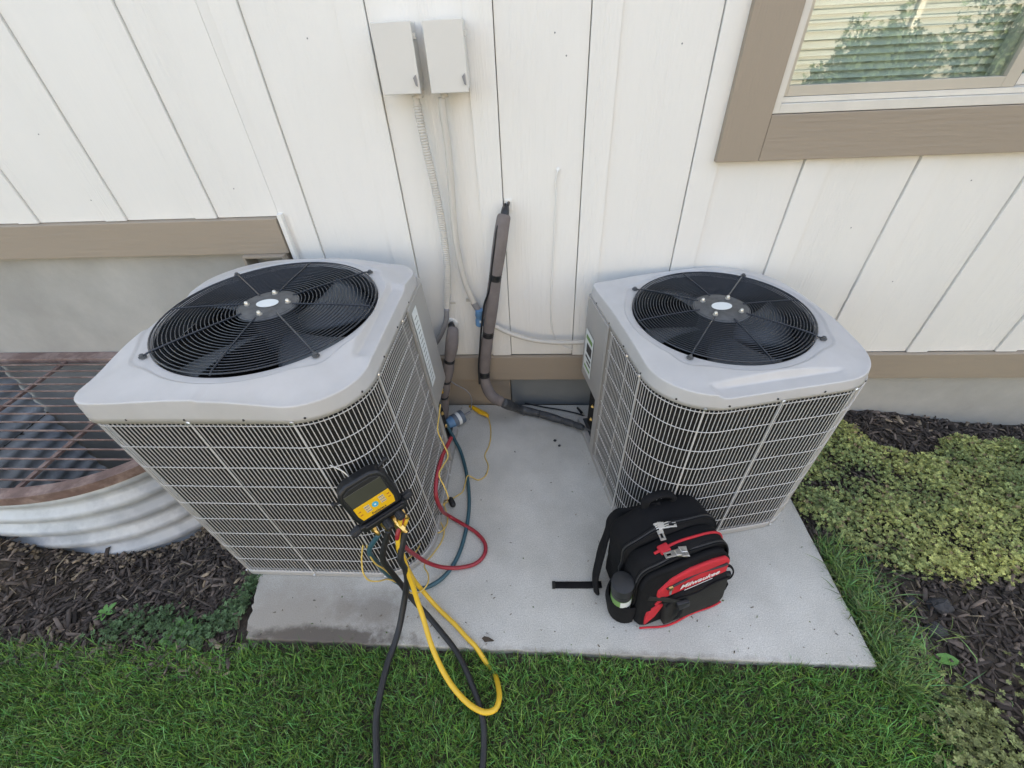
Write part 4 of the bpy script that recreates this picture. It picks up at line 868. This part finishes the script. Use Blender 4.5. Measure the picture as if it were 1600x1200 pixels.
# ------------------------------------------------------------------ HOSES
def hose(name, label, seq, r, mat, start=None, cat='hose', n=10):
    p = ([start] if start is not None else [])+path(seq); return cable(name, label, cat, p, r, mat, n, .008)
hose('vacuum_hose', 'thick black hose hanging from the gauge and running left over the lawn', [(626, 872, .36), (633, 888, .30), (636, 906, .22), (634, 925, .15), (629, 955, .09), (623, 984, .05), (615, 1010, .035), (607, 1032, .03), (599, 1062, .028), (593, 1090, .026), (588, 1122, .024), (588, 1160, .022), (590, 1215, .022), (594, 1260, .02)], .0110, M_RUBBER, eB)
hose('vacuum_hose', 'black hose running from the gauge to the right across the lawn', [(598, 872, .34), (610, 892, .24), (626, 912, .15), (646, 938, .06), (665, 958, .03), (690, 988, .02), (711, 1015, .02), (724, 1038, .022), (735, 1064, .022), (745, 1090, .02), (752, 1112, .016), (756, 1140, .012), (756, 1170, .008), (753, 1215, .006)], .0100, M_RUBBER, ends[1])
hose('yellow_hose', 'yellow hose making an open loop on the lawn', [(622, 845, .42), (629, 868, .36), (637, 893, .28), (645, 915, .21), (652, 938, .15), (661, 965, .10), (673, 1005, .07), (684, 1032, .055), (700, 1062, .045), (719, 1087, .04), (741, 1106, .038), (760, 1113, .036), (774, 1108, .034), (780, 1092, .026), (779, 1075, .008), (776, 1062, -.015), (772, 1050, -.05)], .0088, M_YEL, tuple(GM @ Vector((.040, -.150, .030))))
hose('yellow_hose', 'straight yellow hose crossing the pad into the grass', [(622, 850, .38), (633, 880, .26), (648, 908, .13), (662, 925, .06), (684, 950, .018), (711, 976, .0125), (730, 997, .0125), (742, 1009, .012), (751, 1022, .002), (760, 1036, -.018), (768, 1048, -.045)], .0082, M_YEL, ends[3])
hose('red_hose', 'red hose looping over the pad from gauge to left unit', [(621, 838, .44), (634, 856, .32), (650, 868, .20), (668, 879, .10), (690, 886, .04), (718, 887, .012), (744, 880, .0112), (757, 866, .0112), (758, 850, .0112), (745, 833, .0115), (725, 820, .015), (703, 807, .022), (688, 793, None, -.392), (681, 772, None, -.398), (683, 742, None, -.398), (690, 716, None, -.39), (700, 694, None, -.378), (705, 684, None, -.372)], .0080, M_RED, tuple(GM @ Vector((.060, -.150, .018))))
hose('teal_hose', 'dark teal hose looping over the pad from gauge to the pipes', [(577, 860, .38), (588, 878, .28), (602, 894, .18), (620, 909, .10), (642, 918, .05), (662, 919, .028), (685, 908, .020), (703, 890, .013), (718, 863, .010), (727, 833, .0098), (732, 805, .0098), (733, 777, .0098), (729, 740, .0105), (720, 706, .02), (712, 690, .035), (703, 673, .06), (697, 662, .09), (691, 650, .13)], .0084, M_TEAL, ends[0])
mb = MB(); q = path([(699, 686, .03), (706, 684, .035), (710, 681, .035)]); mb.tube(q, [.006, .008, .006], 8); tag(rebase(obj('hose_end', mb, M_RUBBER, smooth=True)), 'black hose end fitting where the red hose meets the pipes', 'fitting')
# sensor cables
rc = .0028
cable('sensor_cable', 'thin yellow cable from the clamp lying on the pad right of the left unit', 'cable', path([(762, 648, .02), (766, 665, .006), (767, 680, .004), (764, 697, .004), (757.5, 712, .004), (763, 728, .004), (758, 744, .004), (747, 750, .004), (738, 746, .010), (731, 743, .022), (727, 755, .014), (723, 768, .006), (712, 776, .006), (700, 783, .010), (690, 792, .02)]), rc, M_YELC, 6)
cable('sensor_cable', 'thin wavy yellow cable hanging down beside the left unit', 'cable', path([(688, 632, None, -.40), (686, 650, None, -.40), (684, 673, None, -.395), (692, 692, None, -.38), (700, 712, None, -.36), (692, 728, None, -.37), (686, 742, None, -.375), (694, 760, None, -.36), (700, 775, None, -.35), (694, 788, .02), (698, 803, .015), (699, 817, .012), (690, 830, .015), (676, 835, .03), (659, 841, .06), (655, 854, .10), (646, 866, .14), (634, 876, .2)]), rc, M_YELC, 6)
cable('sensor_cable', 'thin yellow cable looping under the gauge and over the teal hose', 'cable', path([(681, 803, .02), (688, 815, .008), (694, 830, .005), (690, 846, .005), (677, 865, .01), (663, 883, .04), (669, 898, .07), (668, 912, .09), (658, 924, .09), (645, 927, .09), (632, 921, .12), (620, 910, .16), (605, 905, .2), (592, 908, .23), (577, 907, .26), (568, 896, .3), (565, 875, .35), (567, 852, .42)]), rc, M_YELC, 6)
cable('sensor_cable', 'short thin yellow cable curling from the leftmost brass fitting', 'cable', path([(573, 852, .40), (577, 866, .36), (586, 880, .31), (600, 889, .26), (612, 900, .19), (622, 910, .145)]), rc, M_YELC, 6)
def lump(name, label, cat, p0, p1, r, mat, flat=.6):
    a, b_ = np.array(p0), np.array(p1); mb = MB(); mb.tube([a, a+(b_-a)*.12, a+(b_-a)*.5, a+(b_-a)*.88, b_], [r*.6, r*.95, r, r*.95, r*.6], 12, flat=flat); return tag(rebase(obj(name, mb, mat, smooth='all')), label, cat)
lump('cable_bead', 'black bead on the yellow cable lying on the bare pad', 'bead', U(703, 778, z=.014), U(709, 791, z=.014), .013, M_RUBBER, 1)
lump('cable_bead', 'black bead pressed against the left unit beside the red hose', 'bead', U(686, 795, z=.03), U(685, 806, z=.02), .014, M_RUBBER, 1)
# yellow clamps
def clamp(label, p, q, rr, open_=.012):
    p, q = np.array(p), np.array(q); d = (q-p); r = thing('pipe_clamp', label, 'clamp', tuple(p))
    mb = MB(); mb.tube([p, p+d*.15, p+d*.55, p+d*.9, q], [rr*.7, rr, rr*.85, rr*.8, rr*.5], 10, flat=.7); obj('upper_jaw', mb, M_YELP, r, smooth='all')
    o_ = np.array([0.004, -.006, -open_]); mb = MB(); mb.tube([p+o_*.4, p+d*.5+o_, q+o_*.9], [rr*.5, rr*.7, rr*.5], 10, flat=.6); obj('lower_jaw', mb, M_YELP, r, smooth='all')
    mb = MB(); mb.tube([q-d*.08, q+d*.04], [rr*.55, rr*.4], 8); obj('strain_relief', mb, M_YELP, r, smooth='all'); return r
clamp('yellow pipe clamp lying on the pad at the foundation', U(734, 634, z=.03), U(762, 648, z=.03), .0125)
r_ = clamp('yellow pipe clamp gripping the pipe behind the left unit', U(676, 598, y=-.235), U(690, 609, y=-.215), .022)
mb = MB(); a, b_ = np.array(U(686, 614, y=-.24)), np.array(U(689, 636, y=-.27)); t = np.linspace(0, 1, 14); mb.tube([a+(b_-a)*k for k in t], .0065+.0012*(np.arange(14) % 2), 8); obj('spring_relief', mb, M_HUB, r_, smooth=True)

# ------------------------------------------------------------------ BACKPACK
BO = np.array([.474, -1.018, 0]); BR = math.radians(21)
bag = thing('backpack', 'black and red tool backpack with zips leaning on the right unit', 'backpack', tuple(BO), BR)
def bw(V):
    V = np.array(V, float); x, y, z = V[:, 0], V[:, 1]+.07*V[:, 2], V[:, 2]
    y = y+np.where(V[:, 1] < -.085, .075*z, 0.)
    w_ = .004*np.sin(x*34+z*25)+.003*np.sin(z*61+x*18); y = y+w_*.7; x = x+.003*np.sin(z*52+V[:, 1]*21); z = z+np.where(z > .06, .0035*np.sin(x*29+V[:, 1]*33), 0.)
    return np.c_[BO[0]+x*math.cos(BR)-y*math.sin(BR), BO[1]+x*math.sin(BR)+y*math.cos(BR), z]
WARP[0] = bw
def arch(w, h, r, z0=0., n=12, rb=.03, ins=0., shift=0.):
    w = w/2-ins; z1 = z0+h-ins; zb = z0+ins*.6; r = max(r-ins, .01); rb = max(rb-ins*.5, .006); pts = []
    for a in np.linspace(-PI/2, 0, 5): pts.append((w-rb+rb*math.cos(a), zb+rb+rb*math.sin(a)))
    for k in range(1, 5): pts.append((w, zb+rb+(z1-r-zb-rb)*k/5))
    for a in np.linspace(0, PI/2, n): pts.append((w-r+r*math.cos(a), z1-r*.85+r*.85*math.sin(a)))
    for a in np.linspace(PI/2, PI, n): pts.append((-w+r+r*math.cos(a), z1-r*.85+r*.85*math.sin(a)))
    for k in range(1, 5): pts.append((-w, z1-r-(z1-r-zb-rb)*k/5))
    for a in np.linspace(PI, 1.5*PI, 5): pts.append((-w+rb+rb*math.cos(a), zb+rb+rb*math.sin(a)))
    return pts
def loft(name, prof, w, h, r, mat, parent=bag, z0=0.):
    V = []; n = None
    for y, ins in prof:
        a = arch(w, h, r, z0, ins=ins); n = len(a); V += [(x, y, z) for x, z in a]
    Fc = [(j*n+i, j*n+(i+1) % n, (j+1)*n+(i+1) % n, (j+1)*n+i) for j in range(len(prof)-1) for i in range(n)]+[tuple(range(n))[::-1], tuple((len(prof)-1)*n+i for i in range(n))]
    mb = MB(); mb.add(V, Fc); return obj(name, mb, mat, parent, smooth='all')
H_ = .352
loft('main_compartment', [(.150, .05), (.145, .02), (.125, .006), (.09, 0), (.03, .0), (.022, .004)], .372, H_, .12, M_FABRIC)
loft('middle_compartment', [(.022, .006), (.015, .002), (-.02, .002), (-.045, .003), (-.052, .012)], .366, H_-.025, .115, M_FABRIC)
loft('front_compartment', [(-.052, .012), (-.058, .004), (-.078, .004), (-.094, .012), (-.102, .026), (-.105, .045)], .358, H_-.05, .11, M_FABRIC)
def arc_tube(name, y, w, h, r, rad, mat, a0=.02, a1=.98, ins=0., flat=1., parent=bag):
    P3 = np.array([(x, y, z) for x, z in arch(w, h, r, ins=ins, n=16)])[3:-3]; n = len(P3); i0, i1 = int(a0*n), int(a1*n); mb = MB(); mb.tube(curve(P3[i0:i1], .01), rad, 8, flat=flat); return obj(name, mb, mat, parent, smooth='all')
for y, hh, ins in ((.034, H_, -.002), (-.052, H_-.025, .006)):
    for dy in (-.007, .007): arc_tube('zipper_welt', y+dy, .370, hh, .12, .0042, M_FABRIC, ins=ins)
    arc_tube('zipper', y, .370, hh, .12, .0035, M_FASTEN, ins=ins-.001)
arc_tube('red_piping', -.020, .366, H_-.024, .115, .0045, M_REDF, .20, .60, ins=.0)
def slab(name, poly, y0, y1, mat, parent=bag, bevel=.003, **k):
    n = len(poly); V = [(x, y0, z) for x, z in poly]+[(x, y1, z) for x, z in poly]; mb = MB()
    mb.add(V, [tuple(range(n)), tuple(range(n, 2*n))[::-1]]+[(i, i+n, (i+1) % n+n, (i+1) % n) for i in range(n)]); return obj(name, mb, mat, parent, bevel=bevel, **k)
# red pull tab on top of the middle compartment
mb = MB(); mb.box(-.085, -.045, -.036, -.006, H_-.040, H_-.018); obj('red_tab', mb, M_REDF, bag, bevel=.004)
# front pocket, red with zip and lettering
zt_ = H_-.075
rp = slab('red_pocket', [(-.105, .160), (.155, .180), (.158, .248), (.142, .268), (.09, .280), (.0, .276), (-.07, .256), (-.118, .214), (-.120, .185)], -.099, -.113, M_REDF, bevel=.005, smooth=True)
mb = MB(); mb.tube(curve([(-.09, -.1145, .222), (-.03, -.1145, .234), (.06, -.1145, .242), (.145, -.1145, .244)], .01), .0045, 7, flat=.5); obj('pocket_zipper', mb, M_FASTEN, rp, smooth='all')
mb = MB(); mb.box(-.080, -.072, -.120, -.116, .186, .224); obj('zipper_pull', mb, M_STEEL, rp, bevel=.001); mb = MB(); mb.box(-.083, -.069, -.122, -.1155, .218, .232); obj('zipper_slider', mb, M_BRASS, rp, bevel=.001)
WARP[0] = None
def bagM(x, y, z, rx=PI/2, ry=0., rz=0.):
    p = bw(np.array([[x, y, z]]))[0]; return Matrix.Translation(p) @ Matrix.Rotation(BR, 4, 'Z') @ Matrix.Rotation(rz, 4, 'Y') @ Matrix.Rotation(rx, 4, 'X')
text_obj('lettering', 'Milwaukee', .036, bagM(.038, -.1190, .207, rz=math.radians(-3), rx=PI/2-.07), M_PRINT, rp, shear=.25)
mb = MB(); M_ = bagM(.038, -.1185, .190, rx=PI/2-.07, rz=math.radians(-5)); mb.box(-.06, .05, -.0012, .0012, -.0004, .0006, M_); obj('lettering_underline', mb, M_PRINT, rp)
WARP[0] = bw
fl = slab('lower_pocket', [(-.085, .020), (.150, .020), (.165, .05), (.163, .166), (.08, .170), (-.02, .158), (-.085, .132)], -.099, -.125, M_FAB2, bevel=.008, smooth=True)
mb = MB(); mb.tube(curve([(-.085, -.125, .132), (-.02, -.127, .159), (.08, -.127, .171), (.163, -.125, .167)], .01), .003, 6); obj('pocket_hem', mb, M_FABRIC, fl, smooth='all')
mb = MB(); mb.tube(curve([(-.165, -.104, .014), (-.08, -.123, .014), (.05, -.127, .014), (.160, -.121, .018)], .01), .0035, 6); obj('red_piping', mb, M_REDF, bag, smooth='all')
slab('red_gusset', [(-.150, .028), (-.115, .060), (-.078, .118), (-.100, .126), (-.148, .112)], -.097, -.108, M_REDF, bevel=.003)
slab('red_gusset', [(-.118, .136), (-.088, .140), (-.084, .162), (-.100, .160)], -.097, -.110, M_REDF, bevel=.003)
# buckle strap across
mb = MB(); mb.tube(curve([(-.150, -.103, .185), (-.10, -.115, .168), (-.04, -.131, .140), (-.01, -.133, .128)], .01), .010, 8, flat=.22, up=(0, -1, 0)); obj('webbing_strap', mb, M_FAB2, bag, smooth='all')
bk = MB().box(-.050, -.005, -.145, -.130, .115, .148); bo = obj('buckle', bk, M_BLACK, bag, bevel=.004)
mb = MB(); mb.tube(curve([(-.03, -.135, .118), (-.045, -.143, .095), (-.060, -.141, .070)], .008), .010, 8, flat=.22, up=(0, -1, 0)); obj('webbing_end', mb, M_FABRIC, bo, smooth='all')
# big zipper pulls
def pull(x, y, z, ang, tiltx, parent=bag):
    c, s_ = math.cos(ang), math.sin(ang)
    def pt(u, v, h): return (x+u*c-v*s_, y-v*0+(-(u*s_+v*c))*math.cos(tiltx)-h*0, z+(-(u*s_+v*c))*math.sin(tiltx)*0+h)
    mb = MB(); outer = [(-.010, -.001), (.010, -.001), (.009, .034), (-.009, .034)]
    for (u0, u1, v0, v1) in ((-.011, .011, 0, .022), (-.010, -.0045, .022, .038), (.0045, .010, .022, .038), (-.010, .010, .038, .046)):
        q = [pt(u, v, h) for h in (.006, .009) for (u, v) in ((u0, v0), (u1, v0), (u1, v1), (u0, v1))]
        mb.add(q, [(0, 3, 2, 1), (4, 5, 6, 7), (0, 1, 5, 4), (1, 2, 6, 5), (2, 3, 7, 6), (3, 0, 4, 7)])
    zp = obj('zipper_pull', mb, M_STEEL, parent, bevel=.0008)
    mb = MB(); q = [pt(u, v, h) for h in (.001, .010) for (u, v) in ((-.014, -.016), (.014, -.016), (.010, .006), (-.010, .006))]; mb.add(q, [(0, 3, 2, 1), (4, 5, 6, 7), (0, 1, 5, 4), (1, 2, 6, 5), (2, 3, 7, 6), (3, 0, 4, 7)]); obj('zipper_slider', mb, M_STEEL, zp, bevel=.002)
pull(-.055, .034, H_-.004, .15, 0); pull(-.040, .034, H_-.003, -1.35, 0)
pull(-.010, -.055, H_-.028, .25, 0); pull(-.035, -.052, H_-.029, 1.75, 0)
# top handle and shoulder straps, side strap
mb = MB(); mb.tube(curve([(-.055, .118, H_-.02), (-.05, .125, H_+.025), (.0, .128, H_+.045), (.05, .125, H_+.025), (.055, .118, H_-.02)], .01), .016, 10, flat=.5, up=(0, 0, 1)); obj('grab_handle', mb, M_FABRIC, bag, smooth='all')
WARP[0] = None
sp_ = path([(1035, 790, .33), (1005, 795, .30), (975, 803, .27), (955, 822, .22), (943, 850, .17), (935, 880, .11), (930, 905, .06), (932, 925, .02)])
mb = MB(); mb.tube(curve(sp_, .01), np.linspace(.036, .026, len(curve(sp_, .01))), 10, flat=.35, up=(.75, .5, .45)); obj('shoulder_strap', mb, M_FABRIC, bag, smooth='all')
mb = MB(); mb.tube(curve(path([(864, 914, .003), (885, 914, .003), (915, 914, .004), (940, 913, .012)]), .01), .0135, 8, flat=.13, up=(0, 0, 1)); obj('loose_webbing', mb, M_FABRIC, bag, smooth='all')
a, b_ = U(864, 914, z=.004), U(872, 914, z=.004); mb = MB(); mb.box(a[0]-.003, a[0]+.009, a[1]-.014, a[1]+.014, .001, .0085); obj('webbing_tip', mb, M_FAB2, bag, bevel=.001)
mb = MB(); mb.tube(curve(path([(1128, 885, .12), (1140, 884, .12), (1146, 893, .10), (1141, 903, .08), (1130, 906, .07)]), .005), .007, 7, flat=.4); obj('compression_strap', mb, M_FABRIC, bag, smooth='all')
a = U(1136, 897, z=.10); mb = MB(); mb.box(a[0]-.012, a[0]+.012, a[1]-.008, a[1]+.008, a[2]-.012, a[2]+.012); obj('buckle', mb, M_BLACK, bag, bevel=.003)
mb = MB(); mb.tube(path([(1132, 903, .08), (1136, 912, .055), (1131, 921, .04)]), .005, 6); obj('webbing_end', mb, M_FABRIC, bag, smooth='all')
# side pouch and spray can
WARP[0] = bw
V = []; n = 14
for z, ro in ((.0, .040), (.012, .052), (.08, .056), (.118, .055), (.123, .051), (.115, .049), (.02, .045)):
    for k in range(n+1):
        a = PI/2+PI*k/n; V.append((-.178+ro*math.cos(a)*1.3, -.015+ro*math.sin(a)*1.15, z))
m_ = n+1; Fc = [(j*m_+i, j*m_+i+1, (j+1)*m_+i+1, (j+1)*m_+i) for j in range(6) for i in range(n)]; mb = MB(); mb.add(V, Fc); obj('side_pouch', mb, M_FABRIC, bag, smooth='all')
WARP[0] = None
c0 = bw(np.array([[-.205, -.020, .035]]))[0]; c1 = bw(np.array([[-.218, -.032, .245]]))[0]
can = thing('spray_can', 'green and black spray can with black cap in the side pouch of the backpack', 'spray can', tuple(c0))
def cb(name, t0, t1, r0, r1, mat, parent=can, n=24, mid=None):
    mb = MB(); ts = [t0, t1] if mid is None else [t0]+mid+[t1]; rr_ = [r0, r1] if mid is None else [r0]+[r1]*0+[r0]*len(mid)+[r1]; mb.tube([c0+(c1-c0)*t for t in ts], rr_, n); return obj(name, mb, mat, parent, smooth=True)
cb('can_body', 0, .72, .036, .036, M_BLACK); cb('green_band', .18, .60, .0364, .0364, M_GREENP); cb('dark_band', .30, .36, .0367, .0367, M_DARKP)
d_ = (c1-c0)/np.linalg.norm(c1-c0)
def wrap(name, t0, t1, a0, a1, r, mat):
    u = np.cross(d_, [1, 0, 0]); u /= np.linalg.norm(u); w = np.cross(d_, u); V = []; k = 12
    for t in (t0, t1):
        for i in range(k+1):
            a = a0+(a1-a0)*i/k; V.append(c0+(c1-c0)*t+r*(math.cos(a)*u+math.sin(a)*w))
    mb = MB(); mb.add(V, [(i, i+1, k+2+i, k+1+i) for i in range(k)]); o = obj(name, mb, mat, can, smooth='all'); return o
wrap('white_label', .38, .60, 2.9, 4.1, .0370, M_LABEL); wrap('white_label', .22, .30, 2.2, 4.2, .0370, M_LABEL); wrap('yellow_stripe', .50, .60, 4.42, 4.75, .0370, M_YELP)
wrap('white_label', .38, .60, 5.2, 6.2, .0370, M_LABEL)
cb('can_shoulder', .72, .76, .036, .034, M_BLACK); cb('can_cap', .76, .99, .0375, .0375, M_BLACK); cb('cap_top', .99, 1.0, .0375, .034, M_RUBBER)

# ------------------------------------------------------------------ ACROSS THE YARD (seen only mirrored in the window)
nb = thing('neighbour_house', 'sunlit cream neighbour house with white downspout, mirrored in the window', 'house', (6, -11, 0))
M_LAP = pmat('cream_lap_siding', (.36, .355, .33), rough=.6, var=.05)
for i in range(28):
    mb = MB(); z0 = .25+i*.18; mb.add([(-6, -11, z0), (16, -11, z0), (16, -11.018, z0+.18), (-6, -11.018, z0+.18), (-6, -11.1, z0), (16, -11.1, z0), (16, -11.1, z0+.18), (-6, -11.1, z0+.18)], [(0, 1, 2, 3), (7, 6, 5, 4), (0, 4, 5, 1), (1, 5, 6, 2), (2, 6, 7, 3), (3, 7, 4, 0)]); obj('lap_board', mb, M_LAP, nb)
mb = MB(); mb.box(-6, 16, -11.3, -11.02, -.1, .25); obj('foundation_wall', mb, M_FOUND, nb)
mb = MB(); mb.box(-6.3, 16.3, -15, -10.5, 5.3, 5.5); obj('roof', mb, M_INT, nb)
mb = MB(); mb.box(8.2, 8.32, -10.98, -10.9, .3, 5.3); obj('downspout', mb, M_WHITE, nb)
def bush(label, x, y, R_, h, n, base):
    r = thing('shrub', label, 'shrub', (x, y, -.04)); a = RNG.uniform(0, 2*PI, n); u = RNG.random(n)**.4; ph = np.arccos(RNG.uniform(-.2, 1, n)); lob = 1+.25*np.sin(a*4+x)+.15*np.sin(ph*7+a*3)
    px_ = np.c_[x+R_*u*lob*np.sin(ph)*np.cos(a), y+R_*.7*u*lob*np.sin(ph)*np.sin(a)]; zz = h*.15+h*.85*u*lob*np.cos(ph)*.9
    o = rosettes('foliage', px_, np.maximum(zz, .05), RNG.uniform(.04, .08, n), np.array(base)*RNG.uniform(.5, 1.5, (n, 1)), 5, 1.2); del o['kind']; M0 = Matrix.Translation((x, y, -.04)); o.parent = r; o.matrix_parent_inverse = M0.inverted()
    mb = MB(); mb.tube([(x, y, -.05), (x, y, h*.5)], [.06, .03], 7); obj('trunk', mb, M_RUST, r)
for i, (x, y, R_, h) in enumerate(((9.3, -8.2, 1.9, 2.6), (12.0, -8.6, 2.0, 3.2), (6.9, -9.4, 1.0, 1.3))):
    bush(['round green shrub mirrored in the window, middle one', 'tall green shrub mirrored in the window at right', 'low green shrub mirrored in the window at left'][i], x, y, R_, h, 4500, (.07, .10, .05))
